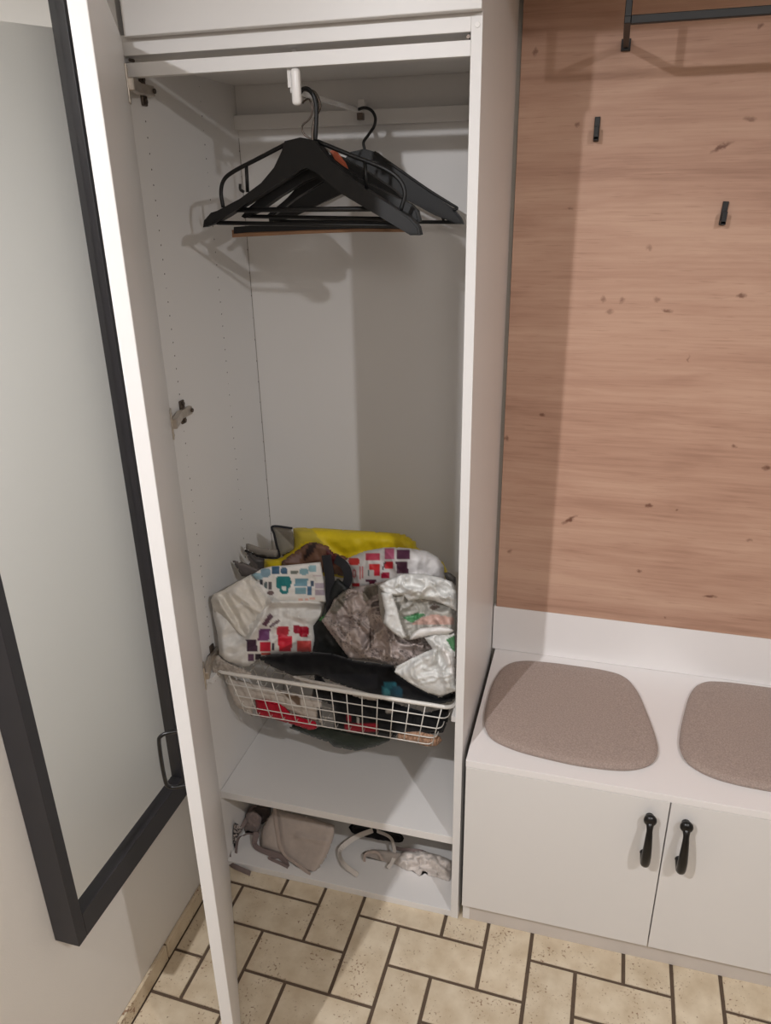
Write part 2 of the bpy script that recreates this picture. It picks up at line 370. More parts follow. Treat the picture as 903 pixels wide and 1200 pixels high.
# folded back panel: two halves with a fine seam
box('back_panel', XI, -T, YO-0.003, YO+0.001, 0.0, ZT, M['white'], wd, bev=0)
box('cabinet_floor', XI, -T, 0.0005, YO-0.004, 1.8005, 1.8300, M['white_edge'], wd)
box('front_rail', XI, -T, 0.0005, 0.018, 1.7698, 1.7905, M['white_edge'], wd)
box('back_rail', XI, -T, YO-0.020, YO-0.004, 1.7150, 1.7430, M['white'], wd)
box('top_board', XI, -T, 0.0005, YO-0.004, ZT-0.018, ZT, M['white'], wd)
box('shelf', XI+0.0008, -T-0.0008, 0.0095, YO-0.005, 0.2190, 0.2400, M['white_edge'], wd)
box('bottom_board', XI, -T, 0.0015, YO-0.004, 0.0005, 0.0195, M['white_edge'], wd)
up = box('cabinet_front', -0.575, 0.0015, -0.0205, -0.0025, 1.8240, ZT, M['white'], wd, bev=0.0015)
up['label'] = 'closed white front of the upper compartment'
# cover cap and rail screws
bm = bmesh.new(); add_tube(bm, [(-0.0075, 0.001, 1.8085), (-0.0075, -0.0012, 1.8085)], [0.0042, 0.0036], 14); obj('cover_cap', bm, M['cap_white'], wd)
for x in (XI+0.012, -T-0.004):
    bm = bmesh.new(); add_tube(bm, [(x, 0.003, 1.795), (x, 0.014, 1.795)], 0.0028, 8); obj('rail_screw', bm, M['dark_steel'], wd)
# shelf pin holes in the left side, front and rear column, flat discs with the holes' shade put into their colour
bm = bmesh.new()
for (y, z0, n) in ((0.048, 1.7079, 46), (0.2585, 1.7827, 48), (YO-0.006, 1.70, 44)):
    for k in range(n):
        z = z0-k*0.0256
        if z < 0.27 or any(abs(z-h) < 0.036 and y < 0.1 for h in (1.7555, 1.1853, 0.612)): continue
        if y > 0.3 and k % 2 == 0: continue
        q = 1.0 if random.random() < 0.8 else 0.6
        vs = [bm.verts.new((XI+0.0004, y+math.cos(t*math.pi/4)*0.0016*q, z+math.sin(t*math.pi/4)*0.0016*q)) for t in range(8)]; bm.faces.new(vs)
ph = obj('pin_holes', bm, M['hole'], wd); ph['kind'] = 'stuff'; ph['label'] = 'rows of small shelf pin holes'
# back corner joint line
box('corner_seam', XI, XI+0.0009, YO-0.0045, YO-0.003, 0.25, 1.70, M['grey_gap'], wd, bev=0)

# door: hinged on the left side and swung out past the viewer's left
H = Vector((-0.580, -0.020)); F = Vector((-0.290, -0.535)); dl = (F-H).length; dd = (F-H).normalized(); dn = Vector((dd.y, -dd.x))   # dn: outward face
ang = math.atan2(dd.y, dd.x)
DM = Matrix.Translation((H.x, H.y, 0)) @ Matrix.Rotation(ang, 4, 'Z')      # local x along the door, local -y outward
bm = bmesh.new(); add_box(bm, 0, dl, -0.0185, 0, 0.004, 1.822, 0.0012); bmesh.ops.transform(bm, matrix=DM, verts=bm.verts)
door = obj('door', bm, M['white'], wd); door['label'] = 'open white door seen nearly edge-on'

def handle_bm(M4):
    """bow pull: local x sideways, local -y out of the front, z up, 125 mm tall"""
    bm = bmesh.new()
    pts = spline([(0, 0.0, 0.043), (0, -0.012, 0.046), (0, -0.024, 0.042), (0, -0.032, 0.024), (0, -0.036, -0.002), (0, -0.037, -0.030), (0, -0.032, -0.048), (0, -0.016, -0.054), (0, 0.0, -0.053)], 5)
    n = len(pts); rad = []
    for i in range(n):
        t = i/(n-1)
        if t < 0.2: r = 0.0075
        elif t < 0.31: r = 0.0075-(t-0.2)/0.11*0.0022
        elif t < 0.58: r = 0.0053+(t-0.31)/0.27*0.0033
        elif t < 0.74: r = 0.0086
        else: r = 0.0086-(t-0.74)/0.26*0.0012
        rad.append(r)
    add_tube(bm, pts, rad, 12)
    for v in bm.verts: v.co.x *= 1.08
    # flattened upper bulb and the two rosettes
    bmesh.ops.create_uvsphere(bm, u_segments=18, v_segments=12, radius=0.0128, matrix=Matrix.Translation((0, -0.0165, 0.050)) @ Matrix.Diagonal((1.0, 0.75, 1.02, 1)))
    add_tube(bm, [(0, 0, 0.046), (0, -0.006, 0.046)], [0.0080, 0.0075], 16)
    add_tube(bm, [(0, 0, -0.052), (0, -0.004, -0.052)], [0.0088, 0.0078], 16)
    bmesh.ops.transform(bm, matrix=M4, verts=bm.verts); return bm
bm = bmesh.new(); add_tube(bm, spline([(0, 0, 0.049), (0, -0.018, 0.049), (0, -0.027, 0.045), (0, -0.030, 0.036), (0, -0.031, 0.0), (0, -0.030, -0.036), (0, -0.027, -0.045), (0, -0.018, -0.049), (0, 0, -0.049)], 5), 0.0030, 8)
for zz in (0.049, -0.049): add_tube(bm, [(0, 0, zz), (0, -0.003, zz)], [0.007, 0.006], 12)
bmesh.ops.transform(bm, matrix=DM @ Matrix.Translation((dl-0.034, -0.0185, 0.836)), verts=bm.verts)
hd = obj('door_handle', bm, M['handle'], door, True); hd['label'] = 'black bow handle on the outer face'

# hinges
def hinge(z):
    bm = bmesh.new()
    # cross plate on the side panel
    add_box(bm, XI, XI+0.004, 0.028, 0.070, z-0.006, z+0.006, 0.001, 1)
    add_box(bm, XI, XI+0.005, 0.040, 0.056, z-0.024, z+0.024, 0.002, 2)
    p = obj('hinge', bm, M['dark_steel'], wd)
    p['label'] = 'metal cup hinge'
    bm = bmesh.new()
    add_box(bm, XI+0.004, XI+0.014, 0.020, 0.068, z-0.0085, z+0.0085, 0.002, 2)
    A = Vector((XI+0.010, 0.024, z)); Bp = H+dd*0.022; B = Vector((Bp.x, Bp.y, z))+Vector((-dn.x, -dn.y, 0))*0.006
    mid = (A+B)/2; d = (B-A)
    add_box(bm, -d.length/2, d.length/2, -0.005, 0.005, -0.0095, 0.0095, 0.0015, 1, Matrix.Translation(mid) @ Matrix.Rotation(math.atan2(d.y, d.x), 4, 'Z'))
    obj('hinge_arm', bm, M['nickel'], p)
    bm = bmesh.new()
    add_box(bm, 0.004, 0.032, 0.0, 0.0030, z-0.028, z+0.028, 0.001, 2)
    for s in (-1, 1): bmesh.ops.create_uvsphere(bm, u_segments=10, v_segments=6, radius=0.004, matrix=Matrix.Translation((0.022, 0.002, z+s*0.021)) @ Matrix.Diagonal((1, .6, 1, 1)))
    bmesh.ops.transform(bm, matrix=DM, verts=bm.verts); obj('hinge_cup', bm, M['nickel'], p)
    bm = bmesh.new()
    for s in (-1, 1): add_tube(bm, [(XI+0.0048, 0.048, z+s*0.017), (XI+0.0075, 0.048, z+s*0.017)], 0.0042, 10)
    add_tube(bm, [(XI+0.014, 0.064, z), (XI+0.0165, 0.064, z)], 0.0042, 10)
    obj('hinge_screw', bm, M['dark_steel'], p)
for z in (1.7555, 1.1853, 0.612): hinge(z)

# pull-out clothes rail running front to back
bm = bmesh.new(); add_box(bm, -0.3080, -0.3020, 0.010, 0.385, 1.735, 1.743, 0.0018, 2); rail = obj('clothes_rail', bm, M['cap_white'], wd); rail['label'] = 'white pull-out clothes rail running front to back'
bm = bmesh.new(); add_box(bm, -0.3025, -0.2875, -0.001, 0.012, 1.717, 1.769, 0.0055, 4); obj('rail_end', bm, M['cap_white'], rail, True)
for ya, yb in ((0.012, 0.030), (0.384, 0.3995)): box('rail_mount', -0.312, -0.298, ya, yb, 1.7432, 1.790 if ya < 0.1 else 1.760, M['cap_white'], rail)
box('rail_hanger', -0.309, -0.301, 0.030, 0.034, 1.7432, 1.800, M['white'], rail)
box('rail_stop', -0.311, -0.299, 0.372, 0.386, 1.722, 1.735, M['dark_steel'], rail)
# runners of the wire basket
for x0, x1 in ((XI, XI+0.012), (-T-0.012, -T)):
    box('basket_runner', x0, x1, 0.020, 0.395, 0.551, 0.5655, M['white_edge'], wd)

# ------------------------------------------------------------------ hat rack and hooks on the oak panel
hr = empty('coat_rail', (0.6, YO-0.12, 1.83))
tag(hr, 'black steel coat rail on a bracket fixed high on the oak panel', 'coat rail')
def bar(name, a, b, w, m, parent):
    bm = bmesh.new(); a, b = Vector(a), Vector(b); d = b-a
    add_box(bm, -w/2, w/2, -w/2, w/2, 0, d.length, 0.001, 1, Matrix.Translation(a) @ d.to_track_quat('Z', 'Y').to_matrix().to_4x4()); return obj(name, bm, m, parent)
for x in (0.2005, 1.0005):
    a = bar('support_arm', (x, YO, 1.8300), (x, 0.171, 1.8300), 0.0105, M['black_metal'], hr)
    box('wall_foot', x-0.0085, x+0.0085, YO-0.012, YO, 1.8205, 1.8395, M['black_metal'], a)
    bar('post', (x, 0.178, 1.8300), (x, 0.178, 1.9248), 0.0105, M['black_metal'], hr)
bar('clothes_bar', (0.2055, 0.178, 1.8300), (0.9955, 0.178, 1.8300), 0.012, M['black_metal'], hr)
br = box('bridge_cabinet', 0.0022, 1.30, -0.0205, YO+0.0, 1.9250, 2.42, M['white'], wd); br['label'] = 'white overhead cabinet spanning above the bench'
def wall_hook(x, z, tilt, label):
    e = empty('wall_hook', (x, YO, z)); tag(e, label, 'hook', 'black wall hooks on the oak panel')
    R = Matrix.Translation((x, YO, z)) @ Matrix.Rotation(tilt, 4, 'Y')
    bm = bmesh.new(); add_box(bm, -0.0052, 0.0052, -0.006, 0, -0.0215, 0.0215, 0.001, 2, None); bmesh.ops.transform(bm, matrix=R, verts=bm.verts); obj('back_plate', bm, M['black_metal'], e)
    bm = bmesh.new(); add_box(bm, -0.0045, 0.0045, -0.024, -0.005, -0.0205, -0.0135, 0.001, 2); add_box(bm, -0.0045, 0.0045, -0.0240, -0.0185, -0.0190, 0.004, 0.001, 2)
    bmesh.ops.transform(bm, matrix=R, verts=bm.verts); obj('hook_arm', bm, M['black_metal'], e)
wall_hook(0.1603, 1.692, 0.0, 'small black wall hook nearest the wardrobe, below the coat rail')
wall_hook(0.4110, 1.538, 0.06, 'small black wall hook lower on the oak, farther from the wardrobe')

# ------------------------------------------------------------------ bench
bn = empty('shoe_bench', (0.42, 0.2, 0))
tag(bn, 'low white storage bench with two doors and black handles under the oak panel', 'bench')
B0, B1, BX, YB = 0.0103, 0.8285, 0.4189, -0.0143
box('bench_top', B0, B1, YB-0.001, YO, 0.4691, 0.4864, M['bench_top'], bn)
box('bench_side', B0, B0+0.016, YB+0.020, YO, 0.0, 0.4690, M['white'], bn)
box('bench_side', B1-0.016, B1, YB+0.020, YO, 0.0, 0.4690, M['white'], bn)
box('bench_bottom', B0+0.016, B1-0.016, YB+0.021, YO, 0.0640, 0.080, M['white'], bn)
box('bench_partition', BX-0.008, BX+0.008, YB+0.021, YO, 0.0800, 0.4690, M['white'], bn)
box('bench_plinth', B0+0.001, B1-0.001, 0.0060, 0.022, 0.0, 0.0635, M['plinth'], bn)
box('splashboard', 0.002, 1.30, YO-0.001, YO+0.016, 0.4866, 0.6120, M['bench_top'], bn)
for x0, x1, hx in ((B0+0.0005, BX-0.0012, 0.3835), (BX+0.0012, B1-0.0005, 0.4515)):
    d = box('cabinet_door', x0, x1, YB, YB+0.018, 0.0635, 0.4675, M['white'], bn)
    h = obj('handle', handle_bm(Matrix.Translation((hx, YB, 0.3800))), M['handle'], d, True); h['label'] = 'black iron bow handle'

# seat cushions
def cushion(pts, label):
    n = 60; P = [Vector((x, y, 0)) for x, y in pts]; P2 = []
    cl = P+P[:3]
    for i in range(len(P)):
        a, b, c, d = P[i-1], P[i], P[(i+1) % len(P)], P[(i+2) % len(P)]
        for k in range(7):
            t = k/7; P2.append(0.5*((2*b)+(c-a)*t+(2*a-5*b+4*c-d)*t*t+(3*b-a-3*c+d)*t**3))
    cen = sum(P2, Vector())/len(P2)
    e = empty('seat_cushion', (cen.x, cen.y, 0.4864)); tag(e, label, 'cushion', 'taupe felt cushions on the bench')
    bm = bmesh.new(); rings = []
    for s, z in ((0.0, 0.0192), (0.3, 0.0192), (0.6, 0.019), (0.85, 0.0182), (0.95, 0.0168), (0.985, 0.0145), (1.0, 0.0105), (1.0, 0.0085)):
        if s == 0: rings.append([bm.verts.new((cen.x, cen.y, 0.4864+z))]); continue
        rings.append([bm.verts.new((cen.x+(q.x-cen.x)*s, cen.y+(q.y-cen.y)*s, 0.4864+z)) for q in P2])
    m = len(P2)
    for k in range(m): bm.faces.new((rings[0][0], rings[1][k], rings[1][(k+1) % m]))
    for i in range(1, len(rings)-1):
        for k in range(m): bm.faces.new((rings[i][k], rings[i+1][k], rings[i+1][(k+1) % m], rings[i][(k+1) % m]))
    obj('cushion_top', bm, M['cushion'], e, True)
    bm = bmesh.new(); rings = []
    for s, z in ((1.0, 0.0085), (1.0, 0.004), (0.992, 0.001), (0.97, 0.0003), (0.0, 0.0003)):
        if s == 0: rings.append([bm.verts.new((cen.x, cen.y, 0.4864+z))]); continue
        rings.append([bm.verts.new((cen.x+(q.x-cen.x)*s, cen.y+(q.y-cen.y)*s, 0.4864+z)) for q in P2])
    for i in range(len(rings)-2):
        for k in range(m): bm.faces.new((rings[i][k], rings[i+1][k], rings[i+1][(k+1) % m], rings[i][(k+1) % m]))
    for k in range(m): bm.faces.new((rings[-1][0], rings[-2][k], rings[-2][(k+1) % m]))
    obj('cushion_underside', bm, M['cushion'], e, True)
    tube('piping', [(q.x*1.0, q.y, 0.4864+0.0085) for q in P2], 0.0016, M['cushion'], e, 6, True)
C1 = [(0.0265, 0.195), (0.0300, 0.265), (0.0480, 0.332), (0.085, 0.362), (0.145, 0.371), (0.215, 0.3725), (0.285, 0.370), (0.330, 0.355), (0.357, 0.310), (0.376, 0.235), (0.392, 0.150), (0.3945, 0.098), (0.378, 0.058),
      (0.330, 0.031), (0.250, 0.022), (0.170, 0.027), (0.100, 0.039), (0.050, 0.064), (0.0300, 0.115)]
cushion(C1, 'taupe felt seat cushion next to the wardrobe')
C2 = [(0.8380-x+0.0, y+0.020) for x, y in C1][::-1]
cushion([(x+0.000, min(y, 0.412)) for x, y in C2], 'taupe felt seat cushion farther from the wardrobe, cut by the picture edge')

# ------------------------------------------------------------------ mirror
mr = empty('wall_mirror', (XW, -0.35, 0.396)); tag(mr, 'tall wall mirror in a deep black frame left of the wardrobe', 'mirror')
Y0, Y1, Z0, Z1, DP = -0.540, -0.146, 0.396, 2.15, 0.050
def fbar(name, y0, y1, z0, z1):
    return box(name, XW+0.0005, XW+DP, y0, y1, z0, z1, M['black_frame'], mr, bev=0.0012)
fbar('frame_bar', Y0, Y0+0.0215, Z0, Z1); fbar('frame_bar', Y1-0.0300, Y1, Z0, Z1)
fbar('frame_bar', Y0+0.0217, Y1-0.0302, Z0, Z0+0.053); fbar('frame_bar', Y0+0.0217, Y1-0.0302, Z1-0.053, Z1)
box('mirror_glass', XW+0.001, XW+0.037, Y0+0.0217, Y1-0.0302, Z0+0.0532, Z1-0.0532, M['mirror'], mr, bev=0)
# ------------------------------------------------------------------ hangers on the clothes rail
def Z(u, v): return (230+u/2.736, 70+v/2.736)          # detail coordinates of the hanger area
def hang_body(pts, Y, half, m, parent, name='shoulder_body'):
    bm = bmesh.new(); P = [at(*Z(*q), Y) for q in pts]
    add_prism(bm, [(p.x, p.z) for p in P], Y-half, Y+half, 0.0028, 2)
    return obj(name, bm, m, parent)
def hang_tube(name, pts, Y, r, m, parent, smooth=6):
    P = [at(*Z(q[0], q[1]), q[2] if len(q) > 2 else Y) for q in pts]
    return tube(name, spline(P, smooth) if len(P) > 2 else P, r, m, parent, 8)
def hanger(Y, label):
    e = empty('clothes_hanger', (-0.305, Y, 1.745)); tag(e, label, 'hanger', 'hangers on the clothes rail'); return e
e = hanger(0.046, 'black plastic suit hanger with side loops, foremost on the rail')
hang_body([(290, 262), (340, 250), (392, 262), (430, 325), (500, 385), (600, 448), (690, 505), (716, 535), (722, 562), (690, 562), (640, 530), (560, 482), (470, 428), (392, 362), (360, 340), (332, 352), (270, 398), (180, 455), (100, 505), (60, 528), (30, 537), (33, 515), (55, 490), (80, 482), (150, 445), (220, 400), (262, 350), (280, 300)], 0.046, 0.013, M['black_plastic'], e)
hang_tube('side_loop', [(296, 266), (200, 316), (120, 358), (88, 386), (79, 425), (86, 474)], 0.046, 0.0036, M['black_plastic'], e)
hang_tube('side_loop', [(388, 262), (500, 308), (600, 348), (650, 384), (668, 430), (655, 482)], 0.046, 0.0036, M['black_plastic'], e)
hang_tube('loop_post', [(160, 340), (164, 425)], 0.046, 0.0032, M['black_plastic'], e)
hang_tube('loop_post', [(540, 325), (545, 415)], 0.046, 0.0032, M['black_plastic'], e)
hang_tube('strap_hook', [(140, 398), (141, 416), (152, 424)], 0.046, 0.0026, M['black_plastic'], e)
hang_tube('trouser_bar', [(105, 482), (600, 478)], 0.046, 0.0042, M['black_plastic'], e)
hang_tube('lower_bar', [(66, 523), (660, 532)], 0.046, 0.0036, M['black_plastic'], e)
hang_tube('hook', [(381, 262), (384, 200), (384, 150), (376, 116), (358, 95), (340, 96), (328, 116), (326, 130)], 0.046, 0.0036, M['black_plastic'], e)
e = hanger(0.088, 'black plastic suit hanger hung directly behind the foremost one')
hang_body([(330, 300), (372, 286), (410, 298), (470, 350), (560, 400), (640, 440), (690, 462), (712, 485), (720, 518), (696, 520), (640, 500), (560, 468), (470, 425), (415, 385), (385, 372), (345, 388), (270, 440), (200, 490), (160, 508), (150, 502), (170, 478), (240, 420), (300, 365)], 0.088, 0.011, M['black_plastic'], e)
hang_tube('trouser_bar', [(165, 502), (705, 512)], 0.088, 0.0034, M['black_plastic'], e)
hang_tube('hook', [(378, 296), (372, 240), (380, 190), (396, 150), (384, 112), (368, 100), (352, 104), (345, 122)], 0.088, 0.0026, M['dark_steel'], e)
e = hanger(0.140, 'wooden trouser hanger with a brown bar lowest of all the hangers')
hang_body([(400, 318), (440, 302), (470, 312), (540, 352), (640, 420), (700, 478), (704, 520), (680, 522), (600, 452), (520, 400), (450, 372), (420, 378), (330, 440), (240, 508), (228, 500), (300, 440), (370, 370)], 0.140, 0.010, M['black_plastic'], e)
hang_body([(428, 292), (446, 288), (478, 330), (492, 362), (470, 352), (446, 322)], 0.121, 0.004, M['redwood'], e, 'neck_block')
hang_body([(120, 545), (122, 569), (220, 564), (360, 557), (520, 551), (690, 552), (692, 528), (520, 530), (360, 535), (220, 540)], 0.130, 0.012, M['beech'], e, 'trouser_bar')
hang_body([(120, 536), (120, 558), (170, 553), (360, 546), (520, 541), (660, 543), (660, 532), (360, 534), (170, 532)], 0.1155, 0.0022, M['black_plastic'], e, 'bar_grip')
hang_tube('hook', [(440, 305), (380, 262), (346, 240), (340, 212), (362, 190), (372, 160), (362, 128), (348, 130), (340, 140)], 0.140, 0.0017, M['dark_steel'], e)
e = hanger(0.355, 'black hanger at the back of the rail with a thin wire along its shoulder')
hang_body([(496, 296), (540, 286), (582, 298), (640, 348), (740, 418), (826, 478), (850, 508), (858, 527), (830, 524), (770, 500), (680, 452), (600, 408), (556, 392), (520, 398), (420, 452), (300, 510), (236, 520), (234, 500), (330, 440), (440, 360), (478, 318)], 0.355, 0.008, M['black_plastic'], e)
hang_tube('shoulder_wire', [(570, 296), (640, 345), (740, 415), (815, 462), (836, 476), (822, 482)], 0.345, 0.0027, M['black_plastic'], e)
hang_tube('trouser_bar', [(250, 518), (848, 521)], 0.355, 0.0036, M['black_plastic'], e)
hang_tube('end_post', [(786, 492), (792, 518)], 0.355, 0.003, M['black_plastic'], e)
hang_tube('hook', [(539, 288), (536, 264), (552, 240), (570, 212), (573, 184), (560, 162), (538, 154), (516, 160)], 0.355, 0.0030, M['black_plastic'], e)

# ------------------------------------------------------------------ wire basket
bk = empty('wire_basket', (-0.31, 0.21, 0.445)); tag(bk, 'white wire pull-out basket heaped with shopping bags in the wardrobe', 'basket')
XA, XB, YA, YB2, ZR, ZB = -0.5875, -0.0265, 0.040, 0.392, 0.5705, 0.447
def rrect(x0, x1, y0, y1, z, r, n=5):
    P = []
    for cx, cy, a0 in ((x1-r, y0+r, -90), (x1-r, y1-r, 0), (x0+r, y1-r, 90), (x0+r, y0+r, 180)):
        for k in range(n+1):
            a = math.radians(a0+90*k/n); P.append((cx+r*math.cos(a), cy+r*math.sin(a), z))
    return P
tube('basket_rim', rrect(XA, XB, YA, YB2, ZR, 0.022), 0.0048, M['wire'], bk, 8, True)
XA2, XB2, YA2, YB3 = -0.533, -0.078, 0.060, 0.376
WR = 0.0013
nW = 15
for k in range(nW):
    t = k/(nW-1); xt = -0.556+(-0.053+0.556)*t; xb = XA2+(XB2-XA2)*t
    tube('basket_wire', [(xt, YA+0.001, ZR), (xb, YA2, ZB), (xb, YB3, ZB), (xt, YB2-0.001, ZR)], WR, M['wire'], bk, 6)
for t in (0.28, 0.56, 0.82, 1.0):
    x0 = XA+(XA2-XA)*t; x1 = XB+(XB2-XB)*t; y0 = YA+(YA2-YA)*t; y1 = YB2+(YB3-YB2)*t
    tube('basket_wire', rrect(x0, x1, y0, y1, ZR+(ZB-ZR)*t, 0.015, 3), WR, M['wire'], bk, 6, True)
for k in range(8):
    y = YA2+(YB3-YA2)*(k+1)/9
    tube('basket_wire', [(XA+0.004, y, ZR), (XA2, y, ZB-0.0015), (XB2, y, ZB-0.0015), (XB-0.004, y, ZR)], WR, M['wire'], bk, 6)

# ------------------------------------------------------------------ soft lumps: bags and cloth
def inside(u, v, P):
    c = False; n = len(P); j = n-1
    for i in range(n):
        if (P[i][1] > v) != (P[j][1] > v) and u < (P[j][0]-P[i][0])*(v-P[i][1])/(P[j][1]-P[i][1])+P[i][0]: c = not c
        j = i
    return c
def near(u, v, P):
    best = 1e9; bp = None
    for i in range(len(P)):
        ax, ay = P[i]; bx, by = P[(i+1) % len(P)]; dx, dy = bx-ax, by-ay; L = dx*dx+dy*dy
        t = 0 if L == 0 else max(0, min(1, ((u-ax)*dx+(v-ay)*dy)/L)); qx, qy = ax+dx*t, ay+dy*t
        d = (u-qx)**2+(v-qy)**2
        if d < best: best = d; bp = (qx, qy)
    return math.sqrt(best), bp
def crumple(u, v, sc_, seed, facet):
    """creased sheet: flat facets meeting in sharp ridges, plus soft swells"""
    p = Vector((u*sc_, v*sc_, seed*7.31))
    q = p+Vector((noise.noise(p*1.1), noise.noise(p*1.1+Vector((5, 5, 5))), 0))*0.6
    f = noise.voronoi(q)[0]; g = noise.voronoi(q*2.3+Vector((3, 1, 2)))[0]
    ridge = 1-abs(noise.noise(q*1.25))*2.6; ridge2 = 1-abs(noise.noise(q*2.9+Vector((9, 2, 4))))*2.6
    a = (f[0]-0.35)*0.9+(g[0]-0.35)*0.35+max(-0.4, ridge)*0.45+max(-0.4, ridge2)*0.16-0.3
    n = noise.noise(p*0.6)*0.9+noise.noise(p*1.5)*0.35
    return a*facet+n*(1-facet*0.6)
XMIN, XMAX = XI+0.0025, -T-0.0025
def lump(name, P, Yf, depth, m, parent=None, step=2.4, R=18, amp=0.010, cs=0.05, seed=1, facet=0.6, color=(200, 200, 200), prints_and_shade=(), colf=None, back=0.7, zmin=None, folds=()):
    if not callable(Yf): Y0 = Yf; Yf = lambda u, v: Y0
    us = [p[0] for p in P]; vs = [p[1] for p in P]; u0, v0 = min(us), min(vs); nu = int((max(us)-u0)/step)+2; nv = int((max(vs)-v0)/step)+2
    verts = []; cols = []; vid = {}; faces = []
    def colour(u, v):
        c = color
        if colf: c = colf(u, v)
        for poly, pc in prints_and_shade:
            if inside(u, v, poly): c = pc
        return lin(c)
    def get(i, j, side):
        u, v = u0+(i-0.5)*step, v0+(j-0.5)*step
        ins = inside(u, v, P); d, q = near(u, v, P)
        if not ins or d < step*0.45: u, v = q; d = 0; key = (i, j, 0)
        else: key = (i, j, side)
        if key in vid: return vid[key]
        t = min(1, d/R); h = math.sqrt(max(0, 1-(1-t)**2))
        Y = Yf(u, v)
        c = crumple(u, v, cs, seed, facet)
        fo = 0
        for (ax, ay, bx, by, wd_, am) in folds:
            dx, dy = bx-ax, by-ay; L = dx*dx+dy*dy; tt = max(0, min(1, ((u-ax)*dx+(v-ay)*dy)/L)); dist = math.hypot(u-ax-dx*tt, v-ay-dy*tt)
            fo += am*max(0, 1-dist/wd_)
        if side == 1: y = Y-depth*h-amp*c*min(1, d/6)-fo*min(1, d/5)
        else: y = Y+depth*back*h
        # boundary ripple
        if d == 0: y = Y-amp*0.6*c
        w = at(u, v, y)
        if y > -0.0005:
            if w.x < XMIN: w = Vector((XMIN, w.y, w.z))
            if w.x > XMAX: w = Vector((XMAX, w.y, w.z))
        if w.y > YO-0.006: w.y = YO-0.006
        if zmin is not None and w.z < zmin: w.z = zmin
        vid[key] = len(verts); verts.append(w); cols.append(colour(u, v)); return vid[key]
    for i in range(nu):
        for j in range(nv):
            if not inside(u0+i*step, v0+j*step, P): continue
            for side in (1, -1):
                q = [get(i, j, side), get(i+1, j, side), get(i+1, j+1, side), get(i, j+1, side)]
                r = []
                for k in q:
                    if k not in r: r.append(k)
                if len(r) < 3: continue
                faces.append(r if side == 1 else r[::-1])
    me = bpy.data.meshes.new(name); me.from_pydata([tuple(v) for v in verts], [], faces); me.update()
    bm = bmesh.new(); bm.from_mesh(me); bmesh.ops.recalc_face_normals(bm, faces=bm.faces); bm.to_mesh(me); bm.free()
    ca = me.color_attributes.new('print', 'FLOAT_COLOR', 'POINT')
    for k, c in enumerate(cols): ca.data[k].color = (*c, 1)
    for p in me.polygons: p.use_smooth = True
    me.materials.append(m)
    o = link(name, me)
    if parent is not None: o.parent = parent; o.matrix_parent_inverse = parent.matrix_world.inverted()
    return o
def ribbon(name, pts, width, m, parent=None, th=0.0016, nrm=(0, -1, 0.35), n=6):
    P = spline(pts, n); bm = bmesh.new(); nv = Vector(nrm).normalized(); rings = []
    for i, p in enumerate(P):
        t = (P[min(i+1, len(P)-1)]-P[max(i-1, 0)]).normalized(); s = t.cross(nv)
        s = s.normalized()*width/2 if s.length > 1e-5 else Vector((width/2, 0, 0)); k = nv*th/2
        rings.append([bm.verts.new(p+s+k), bm.verts.new(p-s+k), bm.verts.new(p-s-k), bm.verts.new(p+s-k)])
    for a, b in zip(rings[:-1], rings[1:]):
        for k in range(4): bm.faces.new((a[k], a[(k+1) % 4], b[(k+1) % 4], b[k]))
    bm.faces.new(rings[0][::-1]); bm.faces.new(rings[-1])
    return obj(name, bm, m, parent)
def rect(f, x0, y0, x1, y1, sk=0): return [f(x0+sk, y0), f(x1+sk, y0), f(x1-sk, y1), f(x0-sk, y1)]
def blob(f, x0, y0, x1, y1):
    cx, cy, rx, ry = (x0+x1)/2, (y0+y1)/2, (x1-x0)/2, (y1-y0)/2
    return [f(cx+rx*math.copysign(abs(math.cos(a))**0.6, math.cos(a)), cy+ry*math.copysign(abs(math.sin(a))**0.6, math.sin(a))) for a in [2*math.pi*k/14 for k in range(14)]]
F1 = lambda x, y: (230+x/5.644, 600+y/5.644)
F2 = lambda x, y: (230+x/5.644, 700+y/5.644)
F3 = lambda x, y: (380+x/5.473, 600+y/5.473)
F4 = lambda x, y: (380+x/5.473, 700+y/5.473)
F5 = lambda x, y: (230+x/5.644, 780+y/5.644)
F6 = lambda x, y: (380+x/5.473, 780+y/5.473)

# yellow bag lying across the back of the pile
yb = empty('yellow_shopping_bag', (-0.28, 0.26, 0.58)); tag(yb, 'bright yellow plastic shopping bag on top at the back of the pile', 'bag')
YEL = (226, 200, 28); GRY = (142, 134, 122)
lump('bag_body', [F1(640, 105), F1(760, 102), F3(110, 112), F3(330, 125), F3(510, 140), F3(585, 190), F3(590, 225), F3(640, 260), F3(760, 320), F3(790, 380), F3(770, 470), F3(500, 480), F3(100, 420), F1(880, 420), F1(600, 450), F1(445, 380), F1(448, 312), F1(560, 300), F1(640, 245)],
     lambda u, v: 0.275-0.0006*(v-620)*0.6, 0.03, M['woven'], yb, R=14, amp=0.009, cs=0.030, seed=3, facet=0.8, color=YEL,
     prints_and_shade=[([F1(640, 105), F1(760, 115), F1(840, 205), F1(800, 215), F1(740, 190), F1(650, 245)], (196, 176, 60))], folds=[(*F3(20, 200), *F3(120, 268), 7, -0.006), (*F3(120, 268), *F3(400, 225), 8, -0.006)])
lump('bag_lining', [F1(500, 92), F1(632, 110), F1(660, 240), F1(640, 260), F1(552, 300), F1(530, 250)], lambda u, v: 0.262, 0.006, M['woven'], yb, R=8, amp=0.004, seed=4, color=(150, 144, 132),
     prints_and_shade=[([F1(525, 110), F1(632, 112), F1(652, 240)], (116, 108, 96))])
def edge(pts, Y, w, m, parent): ribbon('bag_edging', [at(*q, Y) for q in pts], w, m, parent, 0.0025)
